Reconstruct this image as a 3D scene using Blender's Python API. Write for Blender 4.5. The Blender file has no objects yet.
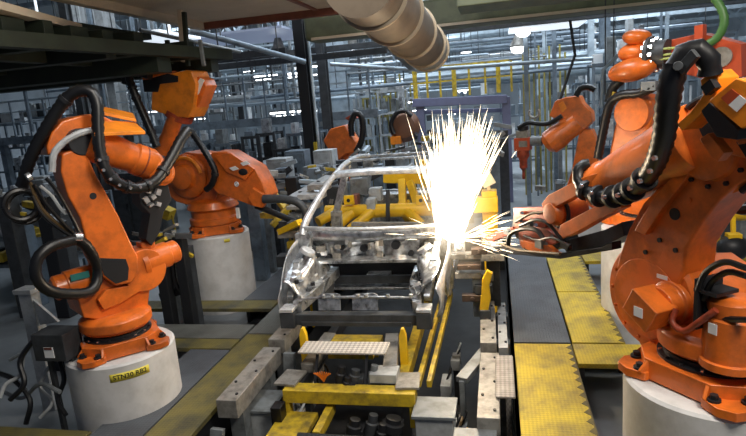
import bpy, bmesh, math, random
from mathutils import Vector as V, Matrix, noise
R = random.Random(7)
S = bpy.context.scene
COL = S.collection

# ------------------------------------------------------------------ camera, world, lights, exposure
H = 2.7
F = 573.0
AY = V((122, 128, 573)).normalized()
AZ = V((-227, 2780, -573)); AZ = (AZ - AY * AZ.dot(AY)).normalized()
AX = -(AY.cross(AZ)); AX = AX if AX.x > 0 else -AX
cam_d = bpy.data.cameras.new('camera'); cam = bpy.data.objects.new('camera', cam_d); COL.objects.link(cam)
cam_d.sensor_width = 36; cam_d.lens = F / 746 * 36; cam_d.clip_end = 200
rt = V((AX.x, AY.x, AZ.x)); up = V((AX.y, AY.y, AZ.y)); fw = V((AX.z, AY.z, AZ.z))
M = Matrix((( rt.x, up.x, -fw.x, 0), (rt.y, up.y, -fw.y, 0), (rt.z, up.z, -fw.z, H), (0, 0, 0, 1)))
cam.matrix_world = M
S.camera = cam
S.view_settings.view_transform = 'Standard'; S.view_settings.look = 'None'
S.view_settings.gamma = 1; S.view_settings.use_curve_mapping = False
S.view_settings.exposure = 0.0
w = bpy.data.worlds.new('world'); S.world = w; w.use_nodes = True
w.node_tree.nodes['Background'].inputs[0].default_value = (0.62, 0.74, 1.0, 1)
w.node_tree.nodes['Background'].inputs[1].default_value = 0.10

def area(name, loc, target, size, power, col=(1, 1, 1), sy=None):
    l = bpy.data.lights.new(name, 'AREA'); l.energy = power; l.color = col; l.size = size
    if sy: l.shape = 'RECTANGLE'; l.size_y = sy
    o = bpy.data.objects.new(name, l); COL.objects.link(o); o.location = loc
    o.rotation_euler = (V(target) - V(loc)).to_track_quat('-Z', 'Y').to_euler()
    return o
area('hall_light_right', (2.2, 1.6, 5.4), (1.0, 4.6, 1.0), 1.6, 290, (1.0, 0.93, 0.82))
area('hall_light_left', (-1.7, 3.4, 5.2), (-3.9, 6.2, 1.4), 1.2, 66, (1.0, 0.94, 0.86))
area('hall_light_line', (-1.0, 6.2, 5.9), (-1.4, 6.6, 0.8), 2.0, 175, (0.95, 0.97, 1.0))
for (x, y, p) in ((-9, 13, 190), (-3.5, 14.0, 430), (3.5, 13, 460), (-14, 22, 650), (-4, 23, 900), (5, 23, 700), (1.2, 15.5, 330), (0, 32, 800), (-13, 33, 600)):
    area('hall_light_bay', (x, y, 7.2), (x, y + .3, 0), 3.5, p, (0.80, 0.90, 1.0))
sp_l = bpy.data.lights.new('arc_light', 'POINT'); sp_l.energy = 120; sp_l.color = (1.0, 0.84, 0.62); sp_l.shadow_soft_size = .12
sp_o = bpy.data.objects.new('arc_light', sp_l); COL.objects.link(sp_o); sp_o.location = (-0.50, 6.25, 1.42)

# ------------------------------------------------------------------ picture measuring helpers (rays of the survey camera)
O = V((0, 0, H))
def ray(px, py):
    d = V((px - 373, 218 - py, F)); return V((AX.dot(d), AY.dot(d), AZ.dot(d))) / F
def PY(px, py, y): r = ray(px, py); return O + r * (y / r.y)
def PZ(px, py, z): r = ray(px, py); return O + r * ((z - H) / r.z)
class Plane:
    """upright plane of a robot's arm: point c, horizontal normal n facing the aisle; off moves towards the aisle"""
    def __init__(s, c, n): s.c = V(c); s.n = V(n).normalized(); s.u = V((-s.n.y, s.n.x, 0))
    def p(s, px, py, off=0.0):
        r = ray(px, py); k = (s.c + s.n * off - O).dot(s.n) / r.dot(s.n); return O + r * k

# ------------------------------------------------------------------ materials
def mat(name, col, rough=.5, metal=0., dirt=None, dirt_amt=.5, scale=6., bump=0., emit=None, estr=1., coat=0.):
    m = bpy.data.materials.new(name); m.use_nodes = True
    nt = m.node_tree; b = nt.nodes['Principled BSDF']
    b.inputs['Base Color'].default_value = (*col, 1); b.inputs['Roughness'].default_value = rough; b.inputs['Metallic'].default_value = metal
    b.inputs['Coat Weight'].default_value = coat
    if dirt:
        tc = nt.nodes.new('ShaderNodeTexCoord'); n = nt.nodes.new('ShaderNodeTexNoise')
        n.inputs['Scale'].default_value = scale; n.inputs['Detail'].default_value = 8; n.inputs['Roughness'].default_value = .65
        cr = nt.nodes.new('ShaderNodeValToRGB'); cr.color_ramp.elements[0].position = .42; cr.color_ramp.elements[1].position = .68
        mx = nt.nodes.new('ShaderNodeMix'); mx.data_type = 'RGBA'
        mul = nt.nodes.new('ShaderNodeMath'); mul.operation = 'MULTIPLY'; mul.inputs[1].default_value = dirt_amt
        nt.links.new(tc.outputs['Object'], n.inputs['Vector']); nt.links.new(n.outputs['Fac'], cr.inputs[0])
        nt.links.new(cr.outputs['Color'], mul.inputs[0]); nt.links.new(mul.outputs[0], mx.inputs[0])
        mx.inputs[6].default_value = (*col, 1); mx.inputs[7].default_value = (*dirt, 1)
        nt.links.new(mx.outputs[2], b.inputs['Base Color'])
        if bump:
            bp = nt.nodes.new('ShaderNodeBump'); bp.inputs['Strength'].default_value = bump; bp.inputs['Distance'].default_value = .02
            nt.links.new(n.outputs['Fac'], bp.inputs['Height']); nt.links.new(bp.outputs[0], b.inputs['Normal'])
    if emit:
        b.inputs['Emission Color'].default_value = (*emit, 1); b.inputs['Emission Strength'].default_value = estr
    return m

def tread(name, col, worn, amt, scale=44., chk=.22):
    """steel tread plate: raised lozenges as bump, worn paint as noise"""
    m = mat(name, col, .55, .1, worn, amt, 2.6)
    nt = m.node_tree; b = nt.nodes['Principled BSDF']
    tc = nt.nodes.new('ShaderNodeTexCoord'); mp = nt.nodes.new('ShaderNodeMapping'); mp.inputs['Rotation'].default_value = (0, 0, math.pi / 4)
    ck = nt.nodes.new('ShaderNodeTexChecker'); ck.inputs['Scale'].default_value = scale
    bp = nt.nodes.new('ShaderNodeBump'); bp.inputs['Strength'].default_value = .6; bp.inputs['Distance'].default_value = .01
    nt.links.new(tc.outputs['Object'], mp.inputs['Vector']); nt.links.new(mp.outputs[0], ck.inputs['Vector'])
    src = b.inputs['Base Color'].links[0].from_socket
    mm = nt.nodes.new('ShaderNodeMix'); mm.data_type = 'RGBA'; mm.blend_type = 'MULTIPLY'
    fm = nt.nodes.new('ShaderNodeMath'); fm.operation = 'MULTIPLY'; fm.inputs[1].default_value = chk
    nt.links.new(ck.outputs['Fac'], fm.inputs[0]); nt.links.new(fm.outputs[0], mm.inputs[0]); nt.links.new(src, mm.inputs[6]); mm.inputs[7].default_value = (.25, .25, .25, 1)
    nt.links.new(mm.outputs[2], b.inputs['Base Color'])
    nt.links.new(ck.outputs['Fac'], bp.inputs['Height']); nt.links.new(bp.outputs[0], b.inputs['Normal'])
    return m

OR = mat('robot_orange', (.77, .165, .018), .36, 0, (.15, .040, .010), .66, 3.4, bump=.04, coat=.2)
ORL = mat('robot_amber', (.84, .25, .012), .4, 0, (.30, .08, .01), .6, 5.0, coat=.2)
ORR = mat('gun_red', (.40, .06, .02), .5, 0, (.06, .018, .012), .8, 9.0)
BLK = mat('black_rubber', (.006, .006, .007), .38)
BLKM = mat('black_metal', (.02, .021, .024), .45, .3)
DGR = mat('dark_grey', (.055, .06, .066), .5, .2, (.015, .015, .015), .6, 8)
GRY = mat('machine_grey', (.22, .24, .25), .5, .2, (.07, .07, .065), .7, 7)
LGR = mat('light_grey', (.45, .47, .48), .5, .1, (.16, .16, .15), .6, 7)
PALE = mat('worn_pale_steel', (.33, .315, .285), .5, .35, (.10, .09, .08), .75, 9)
SIL = mat('galvanised_steel', (.64, .66, .68), .30, .8, (.07, .07, .075), .9, 11, bump=.15)  # noise paints the dark of holes into the body steel's colour
WHM = mat('bright_steel', (.82, .83, .84), .32, .55, (.22, .22, .23), .75, 9, bump=.06)
CHR = mat('bolt_steel', (.75, .76, .78), .25, .9)
YEL = mat('safety_yellow', (.58, .40, .02), .5, 0, (.10, .075, .03), .85, 7)
YEB = mat('fixture_yellow', (.85, .52, .012), .4, 0, (.45, .24, .01), .4, 5)
CON = mat('pedestal_concrete', (.62, .61, .60), .75, 0, (.36, .35, .33), .6, 3.5, bump=.08)
WHT = mat('white_label', (.85, .85, .85), .6)
LBY = mat('yellow_label', (.70, .58, .06), .6)
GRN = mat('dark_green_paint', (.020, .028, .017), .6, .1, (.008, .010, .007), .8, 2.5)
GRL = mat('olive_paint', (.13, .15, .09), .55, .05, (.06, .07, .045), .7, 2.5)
BEI = mat('beige_sheet', (.56, .49, .39), .7, 0, (.38, .32, .25), .6, 1.5)
RUST = mat('red_oxide', (.22, .075, .05), .6, 0, (.10, .04, .03), .6, 4)
DUCT = mat('brown_duct', (.155, .120, .085), .5, .15, (.08, .06, .042), .6, 4)
PUR = mat('violet_grey_paint', (.15, .16, .26), .5, .1, (.10, .10, .16), .5, 3)
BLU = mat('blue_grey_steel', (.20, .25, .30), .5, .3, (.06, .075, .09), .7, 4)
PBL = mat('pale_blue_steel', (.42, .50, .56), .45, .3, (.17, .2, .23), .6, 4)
GRNH = mat('green_hose', (.06, .16, .04), .45)
TEAL = mat('teal_plate', (.03, .20, .18), .5)
REDP = mat('red_paint', (.50, .07, .02), .45, 0, (.25, .05, .02), .5, 5)
SKD = mat('dim_roof_glass', (.3, .34, .42), .4, emit=(.50, .62, .95), estr=.20)
LAMP = mat('lamp_glass', (.9, .9, .9), .4, emit=(.92, .97, 1.0), estr=7)
SKY = mat('roof_light_glass', (.9, .9, .9), .4, emit=(.80, .90, 1.0), estr=.9)
COPW = mat('cable_brown', (.12, .075, .03), .5)

# ------------------------------------------------------------------ mesh helpers
def frame_from(d):
    d = V(d).normalized(); a = V((0, 0, 1)) if abs(d.z) < .9 else V((1, 0, 0))
    x = d.cross(a).normalized(); return x, d.cross(x).normalized(), d
def prism(bm, pts, vec):
    a = [bm.verts.new(p) for p in pts]; b = [bm.verts.new(V(p) + V(vec)) for p in pts]
    bm.faces.new(a[::-1]); bm.faces.new(b); n = len(a)
    for i in range(n): bm.faces.new((a[i], a[(i + 1) % n], b[(i + 1) % n], b[i]))
def box(bm, c, s, ax=None):
    c = V(c); X, Y, Z = ax if ax else (V((1, 0, 0)), V((0, 1, 0)), V((0, 0, 1)))
    X = V(X) * s[0] / 2; Y = V(Y) * s[1] / 2; Z = V(Z) * s[2] / 2
    prism(bm, [c - X - Y - Z, c + X - Y - Z, c + X + Y - Z, c - X + Y - Z], Z * 2)
def bar(bm, p0, p1, w, h, upv=(0, 0, 1)):
    p0, p1 = V(p0), V(p1); d = (p1 - p0); L = d.length; d.normalize()
    u = V(upv); 
    if abs(u.dot(d)) > .95: u = V((0, 1, 0))
    x = d.cross(u).normalized(); z = x.cross(d)
    box(bm, (p0 + p1) / 2, (w, L, h), (x, d, z))
def lathe(bm, p0, d, prof, seg=24):
    x, y, d = frame_from(d); p0 = V(p0); rings = []
    for (r, h) in prof:
        rings.append([bm.verts.new(p0 + d * h + (x * math.cos(2 * math.pi * k / seg) + y * math.sin(2 * math.pi * k / seg)) * max(r, .0004)) for k in range(seg)])
    for a, b in zip(rings, rings[1:]):
        for k in range(seg): bm.faces.new((a[k], a[(k + 1) % seg], b[(k + 1) % seg], b[k]))
    bm.faces.new(rings[0][::-1]); bm.faces.new(rings[-1])
def cyl(bm, p0, p1, r, r1=None, seg=20):
    p0, p1 = V(p0), V(p1); lathe(bm, p0, p1 - p0, [(r, 0), (r if r1 is None else r1, (p1 - p0).length)], seg)
def spline(pts, step):
    pts = [V(p) for p in pts]; out = []
    P = [pts[0] * 2 - pts[1]] + pts + [pts[-1] * 2 - pts[-2]]
    for i in range(1, len(P) - 2):
        a, b, c, d = P[i - 1:i + 3]; n = max(2, int((c - b).length / step))
        for k in range(n):
            t = k / n
            out.append(.5 * ((2 * b) + (c - a) * t + (2 * a - 5 * b + 4 * c - d) * t * t + (3 * b - a - 3 * c + d) * t ** 3))
    out.append(pts[-1]); return out
def tube(bm, pts, r, seg=10, rib=0., smooth=True, step=.03):
    q = spline(pts, step) if smooth else [V(p) for p in pts]
    t0 = (q[1] - q[0]).normalized(); x = frame_from(t0)[0]; rings = []
    for i, p in enumerate(q):
        t = (q[min(i + 1, len(q) - 1)] - q[max(i - 1, 0)]).normalized()
        x = (x - t * x.dot(t)).normalized(); y = t.cross(x)
        rr = (r[0] + (r[1] - r[0]) * i / (len(q) - 1)) if isinstance(r, tuple) else r
        rr *= (1 - rib * (i % 2))
        rings.append([bm.verts.new(p + (x * math.cos(2 * math.pi * k / seg) + y * math.sin(2 * math.pi * k / seg)) * rr) for k in range(seg)])
    for a, b in zip(rings, rings[1:]):
        for k in range(seg): bm.faces.new((a[k], a[(k + 1) % seg], b[(k + 1) % seg], b[k]))
    bm.faces.new(rings[0][::-1]); bm.faces.new(rings[-1])
def ellipsoid(bm, c, ax, seg=20, rg=12):
    r = bmesh.ops.create_uvsphere(bm, u_segments=seg, v_segments=rg, radius=1)
    m = Matrix((ax[0], ax[1], ax[2])).transposed()
    for v in r['verts']: v.co = m @ v.co + V(c)
def torus(bm, c, n, R0, r, seg=28, a0=0, a1=2 * math.pi):
    x, y, n = frame_from(n); c = V(c)
    pts = [c + (x * math.cos(a0 + (a1 - a0) * k / seg) + y * math.sin(a0 + (a1 - a0) * k / seg)) * R0 for k in range(seg + 1)]
    tube(bm, pts, r, 8, smooth=False)

def new(): return bmesh.new()
def mk(name, bm, m, parent=None, bevel=0., sharp=38, solid=0., pivot=None):
    """link a bmesh as ONE mesh object; children keep world coordinates under their thing"""
    bmesh.ops.recalc_face_normals(bm, faces=bm.faces)
    if parent is None and pivot is None:
        xs = [v.co for v in bm.verts]
        pivot = V(((min(v.x for v in xs) + max(v.x for v in xs)) / 2, (min(v.y for v in xs) + max(v.y for v in xs)) / 2, min(v.z for v in xs)))
    off = V((0, 0, 0))
    if parent is None: off = V(pivot)
    else: off = wloc(parent)
    for v in bm.verts: v.co -= off
    me = bpy.data.meshes.new(name); bm.to_mesh(me); bm.free()
    if m: me.materials.append(m)
    me.shade_smooth(); me.set_sharp_from_angle(angle=math.radians(sharp))
    o = bpy.data.objects.new(name, me); COL.objects.link(o)
    if parent is None: o.location = off
    else: o.parent = parent
    if solid:
        s = o.modifiers.new('thickness', 'SOLIDIFY'); s.thickness = solid; s.offset = 0
    if bevel:
        b = o.modifiers.new('edge', 'BEVEL'); b.width = bevel * .62; b.segments = 2; b.limit_method = 'ANGLE'; b.angle_limit = math.radians(40); b.harden_normals = True
    return o
def wloc(o):
    p = V((0, 0, 0))
    while o: p = p + o.location; o = o.parent
    return p
def tag(o, label, cat, group=None, kind=None):
    o['label'] = label; o['category'] = cat
    if group: o['group'] = group
    if kind: o['kind'] = kind
    return o
def thing(name, label, cat, loc, group=None):
    o = bpy.data.objects.new(name, None); COL.objects.link(o); o.location = loc; o.empty_display_size = .1
    return tag(o, label, cat, group)
def struct(name, bm, m, **k):
    o = mk(name, bm, m, **k); o['kind'] = 'structure'; return o
def copy_tree(o, delta=V((0, 0, 0)), parent=None, label=None):
    c = o.copy(); COL.objects.link(c)
    if parent: c.parent = parent
    else: c.location = o.location + V(delta)
    if label: c['label'] = label
    for ch in list(o.children): copy_tree(ch, parent=c)
    return c
def slab(name, pl, px, off, th, m, parent, bevel=.012, extra=None):
    """outline measured on a robot's arm plane, with real thickness th behind it"""
    bm = new(); prism(bm, [pl.p(x, y, off) for x, y in px], -pl.n * th)
    if extra: extra(bm)
    return mk(name, bm, m, parent, bevel=bevel)
# ------------------------------------------------------------------ the hall shell
bm = new()
def quad(bm, a, b, c, d): bm.faces.new([bm.verts.new(p) for p in (a, b, c, d)])
FZ = -.35
bm = new()
for (x0, x1, y0, y1) in ((-26, -2.75, -1, 12.5), (.08, 14, -1, 12.5), (-26, 14, 12.5, 46)): box(bm, ((x0 + x1) / 2, (y0 + y1) / 2, FZ - .1), (x1 - x0, y1 - y0, .2))
FLOOR = mat('hall_floor', (.23, .25, .265), .42, 0, (.10, .11, .115), .7, .7)
floor = struct('floor', bm, FLOOR)
bm = new()
box(bm, (-1.33, 5.75, -1.25), (3.0, 13.5, .1)); box(bm, (-2.78, 5.75, -.8), (.06, 13.5, .9)); box(bm, (.11, 5.75, -.8), (.06, 13.5, .9)); box(bm, (-1.33, 12.47, -.8), (2.84, .06, .9))
PIT = mat('pit_black', (.022, .022, .022), .6, 0, (.05, .05, .048), .5, 4)
struct('floor_trench', bm, PIT)
WALL = mat('hall_wall', (.44, .49, .53), .7, 0, (.26, .29, .33), .7, .5)
bm = new(); box(bm, (-6, 46.1, 4.3), (40, .2, 9.4)); struct('wall_back', bm, WALL)
bm = new(); box(bm, (-26.1, 22.5, 4.3), (.2, 47, 9.4)); struct('wall_left', bm, WALL)
bm = new(); box(bm, (14.1, 22.5, 4.3), (.2, 47, 9.4)); struct('wall_right', bm, WALL)
bm = new(); box(bm, (-6, 22.5, 9.1), (40.4, 47.4, .2)); struct('ceiling', bm, mat('roof_sheet', (.50, .53, .55), .7, 0, (.36, .38, .40), .6, .6))

# walkway panels (steel plates on the floor either side of the line)
T_Y = tread('tread_yellow', (.64, .47, .03), (.17, .13, .055), .85)
T_YD = tread('tread_yellow_worn', (.20, .165, .045), (.06, .06, .045), .95)
T_D = tread('tread_dark', (.10, .11, .125), (.055, .055, .06), .7)
T_G = tread('tread_grey', (.16, .165, .15), (.07, .07, .06), .7)
TEETH = mat('tooth_paint', (.07, .055, .02), .6, 0, (.25, .19, .04), .5, 8)
def panel(name, x0, x1, y0, y1, m, label, cat='floor panel', group='walkway panels', teeth=None, z=0.0):
    t = thing(name, label, cat, ((x0 + x1) / 2, (y0 + y1) / 2, z - .05), group)
    bm = new(); box(bm, ((x0 + x1) / 2, (y0 + y1) / 2, z - .025), (x1 - x0 - .012, y1 - y0 - .012, .05)); mk('tread_plate', bm, m, t, bevel=.006)
    for x in (x0 + .04, x1 - .04): bm = new(); box(bm, (x, (y0 + y1) / 2, z - .2), (.05, y1 - y0 - .04, .30)); mk('support_frame', bm, BLKM, t)
    if teeth:     # dark hazard teeth painted along one edge
        n = int((y1 - y0) / .14); xe = x1 - .008 if teeth > 0 else x0 + .008; d = -.06 * teeth; st_ = (y1 - y0 - .02) / n; pts = [V((xe, y1 - .01, z)), V((xe, y0 + .01, z))]
        for k in range(n): pts += [V((xe - .012 * teeth, y0 + .01 + k * st_, z)), V((xe + d, y0 + .01 + (k + .35) * st_, z)), V((xe - .012 * teeth, y0 + .01 + (k + .75) * st_, z))]
        bm = new(); prism(bm, pts, V((0, 0, .003)))
        mk('hazard_teeth', bm, TEETH, t)
    return t
panel('walkway_panel', .10, .70, 3.0, 5.97, T_Y, 'yellow tread plate nearest the camera, right of the conveyor', teeth=1)
panel('walkway_panel', .70, 1.42, 5.50, 5.98, T_Y, 'short yellow tread plate in front of the middle white pedestal')
panel('walkway_panel', .10, .70, 5.99, 9.9, T_D, 'long dark grey rubber-topped plate beside the conveyor')
panel('walkway_panel', .71, 1.25, 6.0, 7.6, T_Y, 'yellow tread plate right of the dark plate, nearer half', teeth=1)
panel('walkway_panel', .71, 1.25, 7.62, 9.4, T_Y, 'yellow tread plate right of the dark plate, farther half', teeth=1)
panel('walkway_panel', 1.26, 3.6, 9.0, 9.6, T_Y, 'yellow tread plate running behind the middle white pedestal')
panel('walkway_panel', -3.10, -2.66, 2.6, 6.15, T_YD, 'worn yellow tread plate along the left of the conveyor')
panel('walkway_panel', -3.62, -3.11, 2.6, 5.7, T_D, 'dark plate between the front left pedestal and worn yellow plate')
panel('walkway_panel', -3.10, -2.66, 6.16, 8.6, T_G, 'dirty grey plate along the left of the conveyor, farther part')
panel('walkway_panel', -5.6, -3.12, 5.72, 6.0, T_YD, 'worn yellow strip crossing behind the front left pedestal')
panel('walkway_panel', -5.6, -3.12, 6.01, 6.45, T_G, 'grey strip crossing between the two left pedestals')
panel('walkway_panel', -5.6, -3.12, 7.0, 7.35, T_YD, 'worn yellow strip crossing in front of the rear left pedestal')
panel('walkway_panel', -3.7, -3.12, 7.36, 9.6, T_D, 'dark plate beside the rear left pedestal')
panel('walkway_panel', -6.5, -3.64, 2.4, 4.0, T_YD, 'worn yellow tread plate in the bottom left corner')

# ------------------------------------------------------------------ pedestals
def pedestal(x, y, zt, r, label):
    t = thing('robot_pedestal', label, 'pedestal', (x, y, FZ), 'white robot pedestals')
    bm = new(); lathe(bm, (x, y, FZ), (0, 0, 1), [(r, 0), (r, zt - FZ - .02), (r - .02, zt - FZ)], 56); mk('column', bm, CON, t, sharp=30)
    return t
PA = pedestal(-3.67, 4.6, .55, .50, 'round white pedestal with yellow station sticker, front left')
PB = pedestal(-4.38, 8.12, .87, .50, 'tall white pedestal behind, left of the car body')
PC = pedestal(1.43, 4.12, .60, .58, 'white pedestal in the bottom right corner')
PD = pedestal(1.72, 7.1, 1.0, .53, 'white pedestal half hidden behind the nearest right robot')
PE = pedestal(1.75, 12.0, .5, .5, 'far pedestal under the orange robot behind the sparks')
# station sticker wrapped on the front left pedestal
def wrapped(pl_c, r, ang, z, wd, ht):
    bm = new(); n = 12
    vs = [[bm.verts.new(V((pl_c[0] + r * math.cos(ang + (k / n - .5) * wd / r), pl_c[1] + r * math.sin(ang + (k / n - .5) * wd / r), z + s * ht / 2))) for k in range(n + 1)] for s in (-1, 1)]
    for k in range(n): bm.faces.new((vs[0][k], vs[0][k + 1], vs[1][k + 1], vs[1][k]))
    return bm
angA = math.radians(-47.5)
zA = .435
st = mk('station_sticker', wrapped((-3.67, 4.6), .5025, angA, zA, .345, .075), LBY, PA, solid=.002)
cu = bpy.data.curves.new('station_text', 'FONT'); cu.body = 'STN30 RB2'; cu.size = .062; cu.align_x = 'CENTER'; cu.align_y = 'CENTER'; cu.offset = .0012
to = bpy.data.objects.new('station_text', cu); COL.objects.link(to)
bpy.context.view_layer.update()
me = bpy.data.meshes.new_from_object(to.evaluated_get(bpy.context.evaluated_depsgraph_get()))
bpy.data.objects.remove(to)
bm = new(); bm.from_mesh(me)
for v in bm.verts:
    a = angA + v.co.x / .506; z = v.co.y
    v.co = V((-3.67 + (.5055) * math.cos(a), 4.6 + (.5055) * math.sin(a), zA + z))
mk('station_text', bm, BLKM, PA)
bm = wrapped((-4.38, 8.12), .5025, math.atan2(-.42, .40), .80, .09, .05); mk('yellow_sticker', bm, LBY, PB, solid=.002)
# ------------------------------------------------------------------ robots
def robot_base(t, x, y, z, rot, s=1.0, lobes=True):
    """bolted foot casting with four lobes, column and bolt circle"""
    def P(a, r, h): return V((x + s * r * math.cos(a + rot), y + s * r * math.sin(a + rot), z + s * h))
    bm = new(); h_ = .43                                  # tall square casting with cut corners, low corner feet and sloping gussets
    def Q(u, v, h): c_, s_ = math.cos(rot), math.sin(rot); return V((x + s * (u * c_ - v * s_), y + s * (u * s_ + v * c_), z + s * h))
    q = [(h_, -.26), (h_, .26), (.26, h_), (-.26, h_), (-h_, .26), (-h_, -.26), (-.26, -h_), (.26, -h_)]
    prism(bm, [Q(u, v, .012) for u, v in q], V((0, 0, .165 * s)))
    for su in (-1, 1):
        for sv in (-1, 1):
            pad = [(su * .22, sv * .47), (su * .36, sv * .51), (su * .47, sv * .47), (su * .51, sv * .36), (su * .47, sv * .22), (su * .2, sv * .2)]
            prism(bm, [Q(u, v, .008) for u, v in pad], V((0, 0, .07 * s)))
            for (u0, v0, u1, v1) in ((.25, .42, .27, .49), (.42, .25, .49, .27)):
                du, dv = (.03, 0) if u0 < v0 else (0, .03)
                i0, o0, w0 = Q(su * (u0 - du), sv * (v0 - dv), .07), Q(su * (u1 - du), sv * (v1 - dv), .07), Q(su * u0, sv * v0, .07) - Q(su * (u0 - du), sv * (v0 - dv), .07)
                prism(bm, [i0, o0, o0 + V((0, 0, .02 * s)), i0 + V((0, 0, .105 * s))], w0)
    b = mk('base_flange', bm, OR, t, bevel=.012 * s)
    bm = new(); lathe(bm, (x, y, z), (0, 0, 1), [(.385 * s, .165 * s), (.385 * s, .195 * s), (.345 * s, .20 * s), (.345 * s, .235 * s)], 40); mk('swing_bearing', bm, BLKM, t)
    for k in range(4):
        a = k * math.pi / 2 + math.pi / 4
        for da in (-.13, .13):
            bm = new(); p = P(a + da * 1.5, .53, .075); cyl(bm, p, p + V((0, 0, .02 * s)), .045 * s, seg=12); cyl(bm, p + V((0, 0, .02 * s)), p + V((0, 0, .05 * s)), .028 * s, seg=6); mk('bolt', bm, BLKM, b)
    for k in range(16):
        p = P(k * .3927, .365, .19); bm = new(); cyl(bm, p, p + V((0, 0, .02 * s)), .016 * s, seg=6); mk('bearing_bolt', bm, CHR if k % 3 else BLKM, b)
def motor(name, p0, d, r, L, m, t, cap=.5):
    bm = new(); lathe(bm, p0, d, [(r * 1.12, 0), (r * 1.12, .05), (r, .055), (r, L * .72), (r * .88, L * .74), (r * .88, L * .95), (r * .7, L)], 24)
    return mk(name, bm, m, t, bevel=.004)
def hose(name, pts, r, t, m=None, rib=.13, clamps=(), step=.028):
    bm = new(); tube(bm, pts, r, 12, rib, step=step); o = mk(name, bm, m or BLK, t, sharp=70)
    q = spline(pts, .03)
    for f in clamps:
        i = min(len(q) - 2, max(1, int(f * len(q)))); d = (q[i + 1] - q[i - 1]).normalized(); rr = r[0] if isinstance(r, tuple) else r
        bm = new(); cyl(bm, q[i] - d * .018, q[i] + d * .018, rr * 1.14, seg=16)
        x, y, _ = frame_from(d)
        c = mk('hose_clamp', bm, BLKM, o, bevel=.004)
    return o
def studs(pts, t, r=.013, name='clamp_bolt'):
    for p, d in pts:
        bm = new(); cyl(bm, p, V(p) + V(d) * .02, r, seg=8); mk(name, bm, CHR, t)
def plate(name, p, n, upv, w, h, m, t, th=.004):
    n = V(n).normalized(); x = V(upv).cross(n).normalized(); y = n.cross(x)
    bm = new(); box(bm, V(p), (w, h, th), (x, y, n)); return mk(name, bm, m, t)

# ---- front right robot ---------------------------------------------------------------------------------
c = V((1.43, 4.12, .60)); n = V((-.838, -.545, 0)); pc = Plane(c, n); Z1 = V((0, 0, 1))
t = thing('welding_robot', 'nearest orange robot on the right, its long forearm reaching into the sparks', 'robot', c, 'orange welding robots')
robot_base(t, c.x, c.y, c.z, math.atan2(-.62, -.78), .93)
bm = new()
lathe(bm, c, (0, 0, 1), [(.30, .22), (.36, .26), (.36, .36), (.31, .40)], 40)
prism(bm, [pc.p(x, y, .02) for x, y in ((640, 345), (628, 318), (618, 290), (640, 262), (690, 262), (742, 300), (752, 345), (700, 362))], -n * .42)
tu = mk('turret', bm, OR, t, bevel=.02)
dc = pc.p(655, 296, .10)
bm = new(); lathe(bm, dc - n * .12, n, [(.40, 0), (.41, .02), (.41, .16), (.385, .19), (.31, .20), (.30, .225), (.22, .23)], 48)
for k in range(14):
    x_, y_, _ = frame_from(n); a = k * .449
    p = dc + n * .06 + (x_ * math.cos(a) + y_ * math.sin(a)) * .345; cyl(bm, p, p + n * .03, .014, seg=8)
mk('shoulder_joint', bm, OR, t, bevel=.006)
mp = pc.p(668, 303, .22)
bm = new(); lathe(bm, mp - n * .06, n, [(.16, 0), (.16, .05), (.135, .06), (.135, .16)], 28)
x_ = V((-n.y, n.x, 0)); box(bm, mp + n * .17, (.24, .20, .2), ((x_ - Z1 * .55).normalized(), (x_ * .55 + Z1).normalized(), n))
ml = mk('shoulder_motor', bm, OR, t, bevel=.016)
plate('warning_label', mp + n * .274 + V((0, 0, -.01)), n, (0, 0, 1), .075, .07, WHT, ml)
plate('warning_label', pc.p(688, 311, .10) + n * .02, n, (0, 0, 1), .10, .05, WHT, tu, .03)
bm = new()
for x0, y0 in ((640, 318), (655, 318)):
    box(bm, pc.p(x0 + 6, y0, .30), (.09, .05, .06), (x_, n, Z1))
mk('connector_block', bm, BLKM, t, bevel=.006)
mo = pc.p(731, 338, .18)
motor('swivel_motor', V((mo.x, mo.y, mo.z - .18)), (0, 0, 1), .165, .46, OR, t)
plate('motor_label', V((mo.x, mo.y, mo.z + .10)) + n * .168, n, (0, 0, 1), .06, .07, WHT, t)
bm = new(); tube(bm, [pc.p(676, 309, .32), pc.p(672, 322, .36), pc.p(684, 331, .36), pc.p(702, 320, .36), pc.p(716, 310, .34)], .022, 10); mk('motor_cable', bm, ORR, t)
bm = new(); box(bm, pc.p(708, 301, .26), (.03, .22, .34), (x_, n, Z1)); box(bm, pc.p(716, 290, .26), (.16, .2, .025), (x_, n, Z1)); mk('cable_bracket', bm, BLKM, t, bevel=.005)
# lower arm: one casting leaning back to the elbow, hole through the web
la = slab('lower_arm', pc, ((616, 268), (620, 252), (629, 228), (643, 203), (664, 181), (687, 158), (701, 128), (735, 118), (764, 140), (762, 170), (735, 187), (719, 201), (702, 223), (686, 249), (684, 270), (672, 300), (640, 306)), .20, .30, OR, t, .03)
slab('cast_rim', pc, ((634, 231), (641, 218), (655, 196), (672, 176), (692, 157), (695, 163), (682, 184), (662, 209), (645, 235)), .25, .06, OR, la, .012)
bm = new(); hp = pc.p(675, 214, .199); cyl(bm, hp - n * .02, hp + n * .006, .042, seg=24); mk('web_hole', bm, BLKM, la)
# elbow
eb = pc.p(722, 146, .10)
bm = new(); lathe(bm, eb - n * .15, n, [(.30, 0), (.31, .02), (.31, .20), (.27, .24), (.21, .25), (.2, .3), (.14, .31)], 40); el = mk('elbow_joint', bm, OR, t, bevel=.008)
bm = new(); torus(bm, eb + n * .06, n, .32, .022, 30, 2.2, 5.4); mk('elbow_seal', bm, BLKM, el)
slab('elbow_rib', pc, ((699, 139), (708, 133), (724, 153), (717, 162), (712, 158)), .46, .08, OR, el, .01)
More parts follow.
